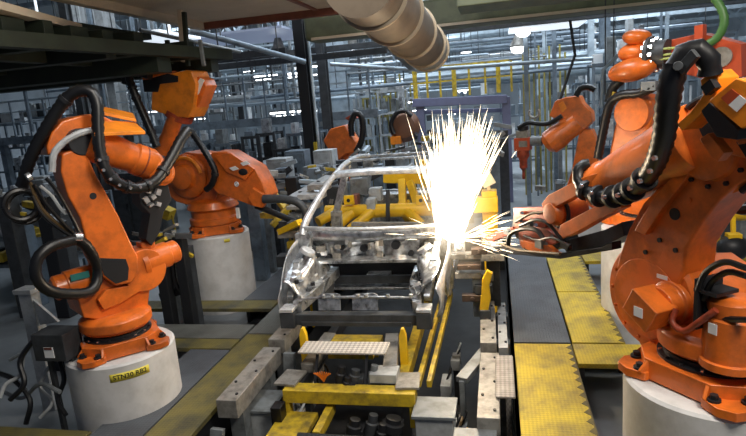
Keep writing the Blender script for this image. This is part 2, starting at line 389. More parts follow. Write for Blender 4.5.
# upper housing with the amber motor box
ub = slab('upper_arm_housing', pc, ((660, 148), (672, 132), (697, 108), (722, 80), (752, 88), (770, 130), (752, 160), (716, 152), (690, 168)), .26, .36, OR, t, .02)
slab('amber_cover', pc, ((708, 101), (736, 78), (770, 88), (772, 118), (741, 129)), .56, .32, ORL, ub, .014)
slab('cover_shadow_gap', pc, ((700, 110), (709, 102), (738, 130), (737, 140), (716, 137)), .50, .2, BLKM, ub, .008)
lb = [pc.p(x, y, .566) for x, y in ((721, 98), (732, 89), (748, 101), (737, 112))]
bm = new(); prism(bm, [lb[0], lb[1], (lb[1] + lb[2]) / 2, (lb[0] + lb[3]) / 2], n * .003); mk('rating_plate', bm, REDP, ub)
bm = new(); prism(bm, [(lb[0] + lb[3]) / 2, (lb[1] + lb[2]) / 2, lb[2], lb[3]], n * .003); mk('rating_plate', bm, WHT, ub)
slab('mounting_arm', pc, ((676, 125), (690, 112), (703, 95), (700, 80), (711, 70), (719, 78), (716, 95), (706, 108), (690, 124), (682, 131)), .50, .16, ORL, ub, .01)
bm = new(); box(bm, pc.p(711, 87, .52), (.07, .05, .06), ((x_ + Z1 * .7).normalized(), n, (Z1 - x_ * .7).normalized())); mk('mounting_slot', bm, BLKM, ub)
for k in range(12):
    a = k * .5236; q = eb + n * .09 + (x_ * math.cos(a) + Z1 * math.sin(a)) * .245; bm = new(); cyl(bm, q, q + n * .03, .016, seg=6); mk('joint_bolt', bm, BLKM, el)
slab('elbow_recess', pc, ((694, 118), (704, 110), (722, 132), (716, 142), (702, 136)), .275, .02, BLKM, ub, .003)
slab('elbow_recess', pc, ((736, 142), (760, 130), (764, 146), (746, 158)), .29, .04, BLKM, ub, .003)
slab('side_rib', pc, ((735, 138), (764, 124), (766, 130), (738, 145)), .34, .06, OR, ub, .008)
for (x, y) in ((646, 252), (660, 240), (676, 250), (690, 200), (706, 178), (664, 196)):
    bm = new(); q = pc.p(x, y, .20); cyl(bm, q, q + n * .012, .018, seg=8); mk('cast_boss', bm, BLKM if y > 230 else OR, la)
plate('serial_label', pc.p(662, 277, .215), n, (0, 0, 1), .09, .03, WHT, t, .004)
# forearm running out to the wrist
f0, f1 = pc.p(702, 137, .12), pc.p(598, 191, .06)
d = (f1 - f0).normalized(); L = (f1 - f0).length
bm = new(); lathe(bm, f0, d, [(.24, 0), (.25, .10), (.225, .3), (.215, L * .6), (.20, L * .84), (.215, L * .86), (.215, L * .93), (.17, L)], 36)
fa = mk('forearm', bm, OR, t, bevel=.008)
bm = new(); bar(bm, f0 + d * .5 + V((0, 0, .225)), f0 + d * (L * .8) + V((0, 0, .205)), .10, .03); mk('forearm_rail', bm, OR, fa, bevel=.008)
slab('fork_arm', pc, ((541, 204), (548, 195), (583, 177), (600, 172), (601, 187), (580, 194), (552, 209), (544, 211)), .27, .10, OR, fa, .014)
slab('fork_arm', pc, ((558, 233), (560, 225), (590, 209), (616, 196), (622, 208), (600, 219), (572, 235), (563, 238)), .27, .10, OR, fa, .014)
wp = pc.p(566, 211, .10)
bm = new(); lathe(bm, wp - n * .16, n, [(.115, 0), (.12, .02), (.12, .28), (.10, .30), (.09, .34), (.05, .345)], 30)
wr = mk('wrist', bm, OR, t, bevel=.008)
bm = new(); torus(bm, wp + n * .08, n, .13, .018, 26); mk('wrist_ring', bm, BLKM, wr)
# spot-welding gun
gy = 6.2
gn = slab('weld_gun', pc, ((514, 210), (542, 208), (550, 216), (560, 228), (566, 242), (556, 250), (530, 246), (516, 238), (512, 226)), .02, .16, BLKM, t, .006)
slab('gun_body_plate', pc, ((513, 208), (541, 207), (545, 210), (545, 227), (536, 229), (515, 229)), .14, .05, REDP, gn, .004)
slab('gun_body_plate', pc, ((518, 232), (544, 228), (557, 236), (556, 243), (540, 250), (520, 246)), .15, .05, ORR, gn, .004)
slab('electrode_arm', pc, ((484, 238), (496, 231), (512, 227), (516, 233), (500, 238), (488, 243)), .16, .10, ORR, gn, .006)
slab('electrode_arm', pc, ((484, 249), (500, 246), (530, 250), (556, 254), (600, 248), (612, 242), (612, 250), (560, 259), (520, 255), (490, 253)), .12, .10, BLKM, gn, .006)
slab('transformer_case', pc, ((560, 242), (604, 230), (622, 222), (624, 236), (600, 248), (566, 252)), -.02, .24, DGR, gn, .008)
slab('cross_tube', pc, ((552, 224), (560, 219), (566, 236), (558, 240)), .17, .06, OR, gn, .006)
slab('cross_tube', pc, ((520, 240), (548, 246), (558, 254), (540, 254), (522, 248)), .19, .05, OR, gn, .006)
for hk, (rr_, m_, pp) in enumerate(((.024, BLK, ((508, 248), (510, 235), (522, 229), (536, 230), (543, 238))), (.013, COPW, ((516, 222), (530, 214), (546, 211), (556, 199))), (.016, BLK, ((520, 226), (536, 220), (548, 224), (562, 240))), (.012, BLK, ((524, 236), (538, 240), (552, 238), (570, 246))), (.014, COPW, ((500, 244), (516, 250), (534, 252), (560, 254))))):
    bm = new(); tube(bm, [pc.p(x, y, .22 + .015 * hk) for x, y in pp], rr_, 8, .08); mk('gun_hose', bm, m_, gn)
for x, y in ((522, 213), (531, 220), (538, 213), (526, 248), (546, 244), (552, 236), (521, 221), (530, 238), (536, 225)):
    bm = new(); cyl(bm, pc.p(x, y, .11), pc.p(x, y, .18), .018, seg=10); mk('gun_fitting', bm, R.choice((PALE, CHR, BLKM)), gn)
for x, y, w1, h1 in ((508, 232, .10, .05), (528, 224, .12, .04), (540, 244, .10, .08), (566, 246, .1, .05)):
    bm = new(); box(bm, pc.p(x, y, .19), (w1, .05, h1), (x_, n, Z1)); mk('gun_block', bm, R.choice((BLKM, DGR, GRY)), gn, bevel=.006)
# dress pack
hs = hose('hose_pack', [pc.p(x, y, o) for x, y, o in ((676, 66, .62), (671, 84, .64), (667, 108, .62), (663, 140, .56), (652, 169, .48), (633, 189, .40), (609, 197, .32), (589, 192, .27), (579, 180, .25), (580, 168, .22), (590, 164, .16))], (.076, .052), t, clamps=(.42, .50, .58, .66, .75, .84))
studs([(pc.p(x, y, o), n) for x, y, o in ((656, 158, .64), (651, 171, .62), (641, 181, .60), (631, 188, .55), (619, 195, .52), (605, 197, .50), (592, 193, .46), (582, 186, .43))], hs, .016)
bm = new(); tube(bm, [pc.p(676, 68, .62), pc.p(684, 54, .60), pc.p(698, 50, .56), pc.p(708, 60, .52), pc.p(710, 74, .5)], .066, 12, .16); mk('hose_elbow', bm, BLK, t)
bm = new(); box(bm, pc.p(688, 62, .66), (.13, .03, .06), ((x_ + Z1 * .9).normalized(), n, (Z1 - x_ * .9).normalized())); cyl(bm, pc.p(678, 66, .54), pc.p(678, 66, .71), .026, seg=12); mk('hose_bracket', bm, DGR, t, bevel=.006)
for k, pp in enumerate((((746, 268), (725, 262), (706, 272), (698, 290)), ((746, 276), (728, 272), (712, 282), (704, 300)), ((748, 320), (722, 318), (706, 310), (700, 296)))):
    bm = new(); tube(bm, [pc.p(x, y, .36 - .03 * k) for x, y in pp], .020, 8); mk('base_cable', bm, BLK, t)
bm = new(); torus(bm, pc.p(742, 178, -.3), n, .22, .04, 26, -1.2, 2.6); mk('hose_loop', bm, BLK, t)

# ---- second right robot (limb and wrist seen over the nearest robot's forearm) ----------------------------
c = V((1.72, 7.1, 1.0)); n = V((-.62, -.785, 0)); pd = Plane(c, n); x_ = V((-n.y, n.x, 0))
t = thing('welding_robot', 'orange robot behind the nearest right one, round motors raised high on its back', 'robot', c, 'orange welding robots')
robot_base(t, c.x, c.y, c.z, .3, .85)
bm = new(); lathe(bm, c, Z1, [(.30, .18), (.32, .3), (.32, .5), (.26, .56)], 32); mk('turret', bm, OR, t, bevel=.01)
slab('lower_arm', pd, ((604, 226), (605, 200), (606, 178), (609, 152), (614, 126), (621, 106), (634, 97), (651, 100), (652, 118), (645, 138), (641, 160), (640, 200), (644, 226)), .14, .30, OR, t, .05)
bm = new(); hc = pd.p(640, 112, 0); cyl(bm, hc - n * .22, hc + n * .22, .20, seg=28); mk('elbow_joint', bm, OR, t, bevel=.012)
for (px, py, rx, rz, off) in ((637, 37, .15, .085, .1), (638, 53, .22, .12, .05), (632, 70, .27, .13, .18)):
    bm = new(); ellipsoid(bm, pd.p(px, py, off), (x_ * rx + Z1 * .03 * (1 if py > 60 else -.3), n * .17, Z1 * rz)); mk('wrist_motor', bm, OR, t)
bm = new(); ellipsoid(bm, pd.p(641, 54, .0), (x_ * .17, n * .15, Z1 * .25)); mk('wrist_casting', bm, OR, t)
cc = pd.p(652, 55, .08)
bm = new(); lathe(bm, cc - x_ * .02, x_, [(.20, 0), (.20, .04), (.15, .06), (.15, .2)], 28); ring = mk('connector_ring', bm, DGR, t, bevel=.005)
bm = new()
for k in range(12):
    a = k * .5236; p = cc + (n * math.cos(a) + Z1 * math.sin(a)) * .16; cyl(bm, p - x_ * .05, p + x_ * .07, .026, seg=8)
mk('cable_plug', bm, CHR, ring)
slab('rear_arm', pd, ((652, 44), (700, 33), (741, 44), (742, 77), (700, 78), (652, 66)), .02, .3, REDP, t, .012)
slab('arm_web', pd, ((694, 26), (703, 24), (702, 74), (694, 76)), .12, .1, REDP, t, .008)
bm = new(); lathe(bm, pd.p(722, 57, .02), n, [(.10, 0), (.10, .03), (.07, .035)], 24); mk('arm_cap', bm, PALE, t)
bm = new()
for dy in (0, 6, 10): tube(bm, [pd.p(655, 50 + dy, .20), pd.p(675, 48 + dy, .21), pd.p(694, 50 + dy, .18)], .014, 6)
mk('signal_cable', bm, mat('cable_lime', (.30, .36, .08), .5), t)
bm = new(); tube(bm, [pd.p(x, y, .14) for x, y in ((712, -6), (722, 10), (724, 24), (717, 38), (704, 46))], .042, 10, .1); mk('green_hose', bm, GRNH, t)
bm = new(); tube(bm, [pd.p(x, y, .24) for x, y in ((598, 158), (603, 132), (610, 104), (622, 95), (640, 93), (656, 86))], .055, 10, .12); mk('hose_pack', bm, BLK, t)
bm = new(); tube(bm, [pd.p(x, y, .2) for x, y in ((609, 102), (613, 88), (621, 80), (626, 74))], .06, 10, .12); mk('hose_pack', bm, BLK, t)
bm = new(); tube(bm, [pd.p(x, y, .25) for x, y in ((601, 152), (604, 128), (609, 112), (614, 92))], .018, 8); mk('air_line', bm, YEL, t)
bm = new(); box(bm, pd.p(650, 86, .24), (.16, .10, .10), (x_, n, Z1)); mk('hose_bracket', bm, GRY, t, bevel=.01)

# ---- far right robot (behind the sparks) ------------------------------------------------------------------
c = V((1.75, 12.0, .5)); n = V((-.3, -.954, 0)); pe = Plane(c, n); x_ = V((-n.y, n.x, 0))
t = thing('welding_robot', 'smaller orange robot far right behind the sparks, holding a hanging gun', 'robot', c, 'orange welding robots')
robot_base(t, c.x, c.y, c.z, .8, .9)
bm = new(); lathe(bm, c, Z1, [(.30, .2), (.32, .3), (.3, .55), (.2, .6)], 28); mk('turret', bm, OR, t)
slab('lower_arm', pe, ((580, 128), (592, 130), (600, 150), (592, 190), (575, 205), (562, 200), (572, 170)), .1, .3, OR, t, .03)
slab('upper_arm_housing', pe, ((549, 116), (555, 101), (566, 97), (579, 96), (582, 103), (591, 112), (592, 122), (584, 130), (570, 124), (562, 126), (558, 120)), .2, .42, OR, t, .03)
slab('housing_window', pe, ((558, 104), (563, 101), (567, 108), (562, 113)), .215, .02, ORL, t, .004)
bm = new(); a0, a1 = pe.p(578, 122, .12), pe.p(552, 141, .2); dd = (a1 - a0).normalized(); LL = (a1 - a0).length
lathe(bm, a0, dd, [(.2, 0), (.22, LL * .5), (.25, LL * .8), (.24, LL * 1.1), (.15, LL * 1.25)], 24); mk('forearm', bm, OR, t)
bm = new(); cyl(bm, pe.p(542, 141, .2), pe.p(531, 141, .2), .10, seg=16); mk('wrist', bm, GRY, t)
bm = new(); box(bm, pe.p(523, 144, .2), (.32, .22, .26), (x_, n, Z1)); gn = mk('weld_gun', bm, REDP, t, bevel=.02)
bm = new(); box(bm, pe.p(523, 144, .315), (.17, .02, .12), (x_, n, Z1)); mk('gun_plate', bm, PALE, gn)
bm = new(); box(bm, pe.p(523, 134, .2), (.24, .2, .15), (x_, n, Z1)); mk('gun_head', bm, PALE, gn, bevel=.02)
bm = new(); cyl(bm, pe.p(523, 131, .2), pe.p(523, 126, .2), .11, seg=14); mk('gun_cap', bm, BLKM, gn)
bm = new(); lathe(bm, pe.p(523, 150, .2), (0, 0, -1), [(.12, 0), (.13, .12), (.08, .2), (.08, .36), (.03, .42), (.03, .6)], 14); mk('electrode', bm, ORR, gn)
bm = new(); tube(bm, [pe.p(x, y, .3) for x, y in ((518, 128), (528, 123), (540, 124), (550, 123), (562, 116))], .05, 8, .1); mk('hose_pack', bm, BLK, t)
bm = new(); tube(bm, [pe.p(x, y, .3) for x, y in ((576, 96), (580, 89), (588, 87), (595, 90))], .06, 8, .1); mk('hose_pack', bm, BLK, t)
bm = new(); torus(bm, pe.p(534, 113, .2), n, .10, .025, 20, -.6, 3.8); mk('lifting_ring', bm, PALE, t)

# ---- front left robot --------------------------------------------------------------------------------------
c = V((-3.67, 4.6, .55)); n = V((.82, -.57, 0)); pa = Plane(c, n); x_ = V((-n.y, n.x, 0))
t = thing('welding_robot', 'nearest orange robot on the left with black hose hooped over its elbow', 'robot', c, 'orange welding robots')
robot_base(t, c.x, c.y, c.z, math.atan2(-.78, .62) + .10, .80)
bm = new(); lathe(bm, c, Z1, [(.29, .2), (.33, .24), (.33, .32), (.27, .36)], 36)
prism(bm, [pa.p(x, y, .10) for x, y in ((84, 318), (78, 300), (92, 284), (110, 262), (135, 252), (152, 262), (150, 290), (148, 308), (120, 322))], -n * .44)
tu = mk('turret', bm, OR, t, bevel=.02)
slab('turret_web', pa, ((98, 300), (106, 290), (128, 286), (144, 280), (142, 290), (120, 304), (104, 310)), .16, .08, OR, tu, .01)
la = slab('lower_arm', pa, ((72, 150), (62, 154), (61, 172), (68, 196), (80, 218), (86, 240), (93, 258), (102, 276), (116, 286), (132, 283), (139, 272), (138, 256), (130, 240), (119, 216), (106, 192), (96, 174), (90, 160), (84, 152)), .20, .28, OR, t, .03)
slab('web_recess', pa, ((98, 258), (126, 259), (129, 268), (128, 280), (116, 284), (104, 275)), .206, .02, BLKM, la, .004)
bm = new(); hp = pa.p(93, 196, .20); cyl(bm, hp - n * .02, hp + n * .006, .03, seg=16); mk('web_hole', bm, BLKM, la)
bm = new(); sj = pa.p(139, 268, 0)
cyl(bm, sj - n * .12, sj + n * .16, .21, seg=36); mk('shoulder_joint', bm, OR, t, bevel=.02)
motor('shoulder_motor', pa.p(140, 264, .04), (x_ * 1.0 + Z1 * .12), .13, .40, OR, t)
bm = new(); box(bm, pa.p(146, 246, .02), (.14, .14, .10), (x_, n, Z1)); mk('motor_plug', bm, OR, t, bevel=.02)
m2 = pa.p(100, 275, -.05)
mm = motor('swivel_motor', m2, -x_ * 1.0 - Z1 * .05, .13, .42, OR, t)
plate('motor_plate', pa.p(80, 276, .09), n, Z1, .16, .06, TEAL, mm, .01)
# elbow and its covers
ej = pa.p(78, 142, .08)
bm = new(); cyl(bm, ej - n * .2, ej + n * .13, .12, seg=32); mk('elbow_joint', bm, BLKM, t, bevel=.02)
ub = slab('upper_arm_housing', pa, ((47, 146), (52, 132), (62, 121), (78, 116), (98, 113), (116, 122), (112, 132), (94, 134), (80, 132), (68, 140), (58, 152), (48, 156)), .12, .34, OR, t, .03)
def cover(px, z0, m):
    bm = new(); prism(bm, [pa.p(x, y, o) for x, y, o in px], Z1 * -.03); return mk('cover_plate', bm, m, ub, bevel=.006)
cover(((94, 110, .1), (136, 119, .1), (133, 113, -.25), (92, 104, -.25)), 0, ORL)
cover(((94, 133, .38), (145, 131, .38), (135, 122, .06), (97, 119, .06)), 0, ORL)
f0, f1 = pa.p(98, 146, .12), pa.p(150, 164, .12); d = (f1 - f0).normalized(); L = (f1 - f0).length
bm = new(); lathe(bm, f0 - d * .1, d, [(.15, 0), (.16, .1), (.14, L * .7), (.135, L * .85), (.15, L * .88), (.15, L + .1), (.11, L + .18)], 30); fa = mk('forearm', bm, OR, t, bevel=.006)
bm = new(); torus(bm, f0 + d * (L * .84), d, .142, .012, 24); mk('forearm_seal', bm, ORR, fa)
wp = pa.p(158, 172, .12)
bm = new(); lathe(bm, wp - n * .14, n, [(.12, 0), (.13, .02), (.13, .24), (.09, .28)], 24); wr = mk('wrist', bm, OR, t, bevel=.01)
gn = slab('weld_gun', pa, ((138, 186), (150, 180), (168, 184), (172, 200), (164, 212), (160, 232), (152, 246), (146, 240), (150, 214), (140, 204)), .16, .2, BLKM, t, .012)
bm = new()
for q, (x, y) in enumerate(((148, 192), (153, 197), (158, 192), (151, 205), (158, 204), (146, 200))): box(bm, pa.p(x, y, .18), (.045, .05, .02 + .02 * (q % 3)), ((x_ + Z1 * (q % 2 - .5)).normalized(), n, (Z1 - x_ * (q % 2 - .5)).normalized()))
mk('gun_fitting', bm, WHM, gn)
hs = hose('hose_pack', [pa.p(x, y, o) for x, y, o in ((22, 186, -.1), (30, 160, 0), (44, 132, .08), (62, 104, .16), (76, 92, .22), (90, 92, .28), (97, 104, .32), (98, 128, .34), (100, 152, .36), (107, 172, .38), (120, 184, .38), (138, 188, .36), (156, 180, .34), (170, 160, .30), (182, 138, .24), (188, 130, .2))], .055, t, clamps=(.30, .56, .62, .68, .74, .82))
studs([(pa.p(x, y, .44), n) for x, y in ((99, 160), (103, 170), (110, 179), (119, 185), (130, 188), (140, 187), (150, 183))], hs, .014)
bm = new(); torus(bm, pa.p(21, 205, .05), n, .125, .026, 26); torus(bm, pa.p(25, 207, .0), n, .135, .024, 26); mk('cable_coil', bm, BLK, t)
hose('hose_loop', [pa.p(x, y, o) for x, y, o in ((74, 240, .26), (52, 246, .3), (38, 258, .32), (36, 276, .32), (48, 290, .30), (70, 294, .26), (92, 290, .2), (98, 270, .16), (88, 248, .22), (76, 238, .24))], .05, t, rib=.08)
for k, (m_, pp) in enumerate(((COPW, ((30, 182), (40, 206), (58, 224), (76, 236))), (BLK, ((34, 184), (46, 204), (62, 222), (78, 238))), (BLK, ((32, 196), (42, 214), (58, 228), (74, 238))), (LGR, ((40, 186), (52, 196), (60, 208), (66, 214))), (BLK, ((46, 178), (56, 190), (70, 214), (80, 234))))):
    bm = new(); tube(bm, [pa.p(x, y, .16 + .03 * k) for x, y in pp], .016, 7); mk('arm_cable', bm, m_, t)
for g0, g1 in (((27, 178, .2), (31, 176, .2)), ((75, 237, .3), (82, 237, .3))):
    bm = new(); cyl(bm, pa.p(*g0), pa.p(*g1), .038, seg=12); mk('cable_gland', bm, CHR, t)
bm = new(); tube(bm, [pa.p(x, y, .22) for x, y in ((52, 172), (54, 154), (64, 142), (78, 134), (92, 130))], .03, 8, .1); mk('arm_hose', bm, LGR, t)

# ---- rear left robot -----------------------------------------------------------------------------------------
c = V((-4.38, 8.12, .87)); n = V((-.12, -.993, 0)); pb = Plane(c, n); x_ = V((-n.y, n.x, 0))
t = thing('welding_robot', 'orange robot on the rear left pedestal with an amber motor box on top', 'robot', c, 'orange welding robots')
robot_base(t, c.x, c.y, c.z, .5, .82)
bm = new(); lathe(bm, c, Z1, [(.34, .14), (.38, .16), (.38, .24), (.34, .26), (.34, .36), (.40, .40), (.36, .50), (.25, .55)], 36); tu = mk('turret', bm, OR, t, bevel=.008)
la = slab('lower_arm', pb, ((160, 176), (168, 160), (186, 152), (204, 154), (216, 168), (220, 190), (214, 204), (196, 208), (176, 202), (164, 192)), .22, .4, OR, t, .04)
bm = new(); sj = pb.p(189, 176, .2); lathe(bm, sj, n, [(.34, 0), (.34, .06), (.28, .10), (.2, .11), (.18, .20), (.12, .22)], 32); mk('shoulder_joint', bm, OR, t, bevel=.012)
bm = new(); torus(bm, sj + n * .1, n, .29, .03, 28, 3.3, 6.2); mk('cast_rim', bm, ORL, la)
f0, f1 = pb.p(164, 152, .1), pb.p(176, 116, .1); bm = new(); lathe(bm, f0, f1 - f0, [(.16, 0), (.15, .1), (.12, .3), (.12, (f1 - f0).length)], 24); mk('upper_link', bm, OR, t)
bx = slab('motor_box', pb, ((152, 79), (158, 76), (186, 70), (191, 71), (196, 84), (193, 108), (188, 118), (170, 116), (151, 110)), .2, .42, ORL, t, .03)
slab('box_slot', pb, ((142, 77), (165, 73), (178, 76), (178, 82), (160, 84), (158, 92), (144, 92)), .205, .02, BLKM, bx, .004)
slab('box_bracket', pb, ((140, 76), (160, 71), (174, 71), (160, 75), (143, 80)), .26, .1, OR, bx, .006)
slab('drive_motor', pb, ((190, 74), (203, 79), (206, 86), (199, 104), (190, 116), (186, 104)), .12, .3, OR, t, .03)
slab('white_band', pb, ((195, 86), (200, 78), (204, 80), (199, 93), (195, 98)), .13, .02, WHT, bx, .002)
bm = new(); cyl(bm, pb.p(178, 118, .0), pb.p(180, 112, .0), .22, seg=24); mk('box_collar', bm, ORR, t, bevel=.01)
# wrist housing reaching towards the car
wh = slab('wrist_housing', pb, ((206, 160), (212, 152), (226, 152), (240, 160), (254, 168), (262, 182), (267, 196), (263, 204), (252, 206), (236, 200), (218, 194), (210, 186)), .40, .36, OR, t, .03)
slab('housing_lid', pb, ((214, 156), (230, 153), (254, 169), (245, 180), (226, 172)), .43, .05, OR, wh, .01)
bm = new(); hp = pb.p(243, 172, .43); ellipsoid(bm, hp, (x_ * .075, n * .01, Z1 * .05)); mk('housing_port', bm, BLKM, wh)
slab('white_tag', pb, ((229, 168), (235, 166), (239, 169), (233, 171)), .44, .006, WHT, wh, .001)
slab('white_tag', pb, ((240, 163), (246, 161), (250, 164), (243, 166)), .44, .006, WHT, wh, .001)
bm = new(); hp = pb.p(237, 184, .40); torus(bm, hp + n * .012, n, .03, .008, 16); cyl(bm, hp, hp + n * .02, .012, seg=10); mk('lifting_eye', bm, WHT, wh)
slab('wrist_fork', pb, ((252, 188), (262, 194), (267, 200), (262, 208), (253, 206), (248, 198)), .46, .08, OR, wh, .01)
bm = new(); tube(bm, [pb.p(x, y, .44) for x, y in ((264, 199), (280, 199), (294, 201), (303, 207), (306, 216), (304, 224))], (.065, .05), 12); ga = mk('gun_arm', bm, DGR, t)
bm = new(); tube(bm, [pb.p(x, y, .34) for x, y in ((256, 206), (272, 212), (286, 218), (296, 222))], .045, 10); mk('gun_arm', bm, BLKM, t)
hose('hose_pack', [pb.p(x, y, .5) for x, y in ((190, 130), (196, 138), (204, 150), (211, 162), (215, 172), (212, 184), (206, 190))], .05, t, clamps=(.7,))
hose('hose_pack', [pb.p(x, y, .5) for x, y in ((128, 72), (131, 84), (138, 102), (146, 120), (152, 134), (157, 147))], .062, t, clamps=(.2, .34, .8, .9))
bm = new(); tube(bm, [pb.p(x, y, .4) for x, y in ((126, 84), (128, 72), (136, 72), (150, 75))], .07, 10, .12); mk('hose_elbow', bm, BLK, t)
bm = new(); box(bm, pb.p(238, 213, .3), (.05, .04, .16), (x_, n, Z1)); mk('white_sensor', bm, WHT, t, bevel=.008)

# ---- distant robots ---------------------------------------------------------------------------------------------
c = V((-3.6, 13.2, FZ)); n = V((0, -1, 0)); pf = Plane(c, n); x_ = V((1, 0, 0))
t = thing('welding_robot', 'small distant orange robot beside the steel column, above the car roof', 'robot', c, 'orange welding robots')
bm = new(); lathe(bm, c, Z1, [(.4, 0), (.4, .9), (.3, 1.0), (.28, 1.5)], 24); mk('base_column', bm, OR, t)
slab('lower_arm', pf, ((330, 152), (356, 150), (350, 176), (334, 178)), .1, .3, OR, t, .03)
slab('upper_arm_housing', pf, ((323, 141), (330, 129), (337, 127), (344, 125), (349, 132), (356, 142), (354, 153), (346, 154), (338, 160), (331, 154)), .3, .5, OR, t, .05)
slab('motor_cover', pf, ((345, 118), (352, 114), (357, 118), (350, 122)), .3, .2, ORR, t, .01)
hose('hose_pack', [pf.p(x, y, .35) for x, y in ((352, 136), (351, 124), (355, 114), (361, 116), (363, 128), (361, 142), (356, 152))], .075, t)
c = V((-2.6, 15.2, FZ)); pg = Plane(c, n)
t = thing('welding_robot', 'dark brown distant robot left of the violet gantry leg, amber box below', 'robot', c, 'orange welding robots')
bm = new(); lathe(bm, c, Z1, [(.4, 0), (.4, .9), (.3, 1.0), (.28, 1.6)], 24); mk('base_column', bm, GRY, t)
bm = new(); lathe(bm, pg.p(405, 126, 0), n, [(.40, 0), (.42, .1), (.3, .3), (.2, .32)], 24); mk('arm_joint', bm, mat('robot_brown', (.14, .06, .03), .5), t)
slab('motor_box', pg, ((390, 137), (400, 136), (401, 144), (391, 145)), .4, .3, ORL, t, .02)
hose('hose_pack', [pg.p(x, y, .4) for x, y in ((394, 134), (391, 124), (396, 114), (404, 111), (412, 116))], .06, t)
# ------------------------------------------------------------------ the car body shell
XC = -1.53
t = car = thing('car_body_shell', 'bare silver car body on the conveyor, no doors, hood or glass', 'car body', (XC, 7.3, .3))
def c3(h, y, z): return V((XC + h, y, z))
def grid(bm, rows):
    vs = [[bm.verts.new(p) for p in r] for r in rows]
    for a, b in zip(vs, vs[1:]):
        for k in range(len(a) - 1): bm.faces.new((a[k], a[k + 1], b[k + 1], b[k]))
def jit(p, a, f=4.): return p + V(noise.noise_vector(p * f)) * a
bm = new(); box(bm, c3(0, 5.58, .44), (1.62, .12, .12)); box(bm, c3(0, 5.53, .40), (1.2, .05, .05))
for s in (-1, 1): box(bm, c3(s * .74, 5.53, .45), (.16, .14, .17))
fc = mk('front_crossmember', bm, DGR, t, bevel=.012)
for s in (-1, 1):
    bm = new(); box(bm, c3(s * .74, 5.55, .565), (.15, .2, .035)); mk('mount_pad', bm, WHM, fc, bevel=.008)
bm = new()
tube(bm, [c3(-.66, 5.66, .63), c3(-.3, 5.62, .66), c3(.3, 5.62, .66), c3(.66, 5.66, .63)], .016, 8)
for a, b in ((-.42, -.17), (-.04, .24)):
    prism(bm, [c3(a, 5.60, .52), c3(b, 5.60, .52), c3(b, 5.63, .68), c3(b - .03, 5.63, .70), c3(a + .04, 5.63, .70), c3(a, 5.63, .67)], V((0, .012, 0)))
for h in (-.35, -.25, .03, .12, .36, -.62, .6): cyl(bm, c3(h, 5.60, .66), c3(h, 5.60, .70), .02, seg=8)
mk('radiator_support', bm, SIL, t, bevel=.004)
for s in (-1, 1):
    bm = new()
    bar(bm, c3(s * .66, 5.6, .56), c3(s * .56, 6.15, .60), .10, .13); bar(bm, c3(s * .56, 6.15, .60), c3(s * .54, 6.75, .60), .11, .13)
    bar(bm, c3(s * .76, 5.68, .62), c3(s * .80, 6.1, .88), .07, .09); bar(bm, c3(s * .80, 6.08, .88), c3(s * .82, 6.7, 1.04), .08, .10)
    mk('side_rail', bm, SIL, t, bevel=.01)
    # inner wing with strut dome, and the wheel-arch skin outside it
    bm = new(); rows = []
    for i in range(19):
        v = i / 18; y = 5.68 + 1.05 * v; r = []
        for j in range(15):
            q = j / 14
            h = .58 + .26 * q ** .8 + .03 * math.sin(q * 6 + v * 5); z = .58 + .44 * q ** .55 * (.55 + .45 * v)
            g = math.exp(-(((y - 6.22) / .17) ** 2 + ((q - .45) / .28) ** 2)); z += .17 * g; h -= .06 * g
            r.append(jit(c3(s * h, y, z), .018, 7))
        rows.append(r)
    grid(bm, rows); iw = mk('inner_wing', bm, SIL, t, solid=.012, sharp=50)
    bm = new(); cyl(bm, c3(s * .70, 6.22, 1.0), c3(s * .68, 6.22, 1.035), .10, .085, 20); mk('strut_mount', bm, WHM, iw, bevel=.006)
    bm = new(); rows = []
    for i in range(25):
        v = i / 24; y = 5.66 + 1.2 * v; r = []
        dy = (y - 6.2) / .38; low = .30 + (.46 * math.sqrt(max(0, 1 - dy * dy)) if abs(dy) < 1 else 0) + (.12 if y < 5.8 else 0)
        top = .74 + .36 * math.sin(min(1, v * 1.1) * 1.5)
        for j in range(9):
            q = j / 8; bulge = .05 * math.sin(math.pi * q) * (1 - .4 * v)
            r.append(c3(s * (.85 + .04 * v + bulge + .08 * math.sin(v * 3.1) * (1 - q)), y, top + (min(low, top - .05) - top) * q))
        rows.append(r)
    grid(bm, rows); mk('front_wing', bm, WHM, t, solid=.012, sharp=50)
# engine bay floor, bulkhead, cowl
bm = new(); rows = []
for i in range(8):
    z = .78 + .28 * i / 7
    rows.append([jit(c3(-.86 + 1.72 * k / 40, 6.74 + .035 * math.sin(k * .9) - .04 * (i > 5), z), .024, 6) for k in range(41)])
grid(bm, rows)
bh = mk('bulkhead', bm, SIL, t, solid=.012, sharp=50)
for h, z, r in ((-.58, .80, .05), (-.40, .93, .03), (-.12, .92, .05), (.1, .80, .04), (.28, .95, .055), (.46, .84, .035), (.62, .92, .05), (-.3, .78, .03), (.0, .98, .02), (-.66, .95, .03)):
    bm = new(); cyl(bm, c3(h, 6.655, z), c3(h, 6.70, z), r, seg=16); mk('opening_boss', bm, BLKM, bh)
for k in range(14):
    bm = new(); h = R.uniform(-.75, .75); z = R.uniform(.82, 1.02); box(bm, c3(h, 6.63, z), (R.uniform(.03, .12), .05, R.uniform(.03, .10))); mk('bracket', bm, R.choice((SIL, WHM, PALE)), bh, bevel=.006)
bm = new(); rows = []
for i in range(9):
    v = i / 8
    rows.append([jit(c3(-.88 + 1.76 * k / 30, 6.72 - .14 * v - .10 * math.cos(((k / 30) - .5) * 2.6) + .16 * (v ** 2), 1.02 + .16 * v + .03 * math.sin(v * 9) * .4), .01, 9) for k in range(31)])
grid(bm, rows); cw = mk('cowl_panel', bm, SIL, t, solid=.012, sharp=50)
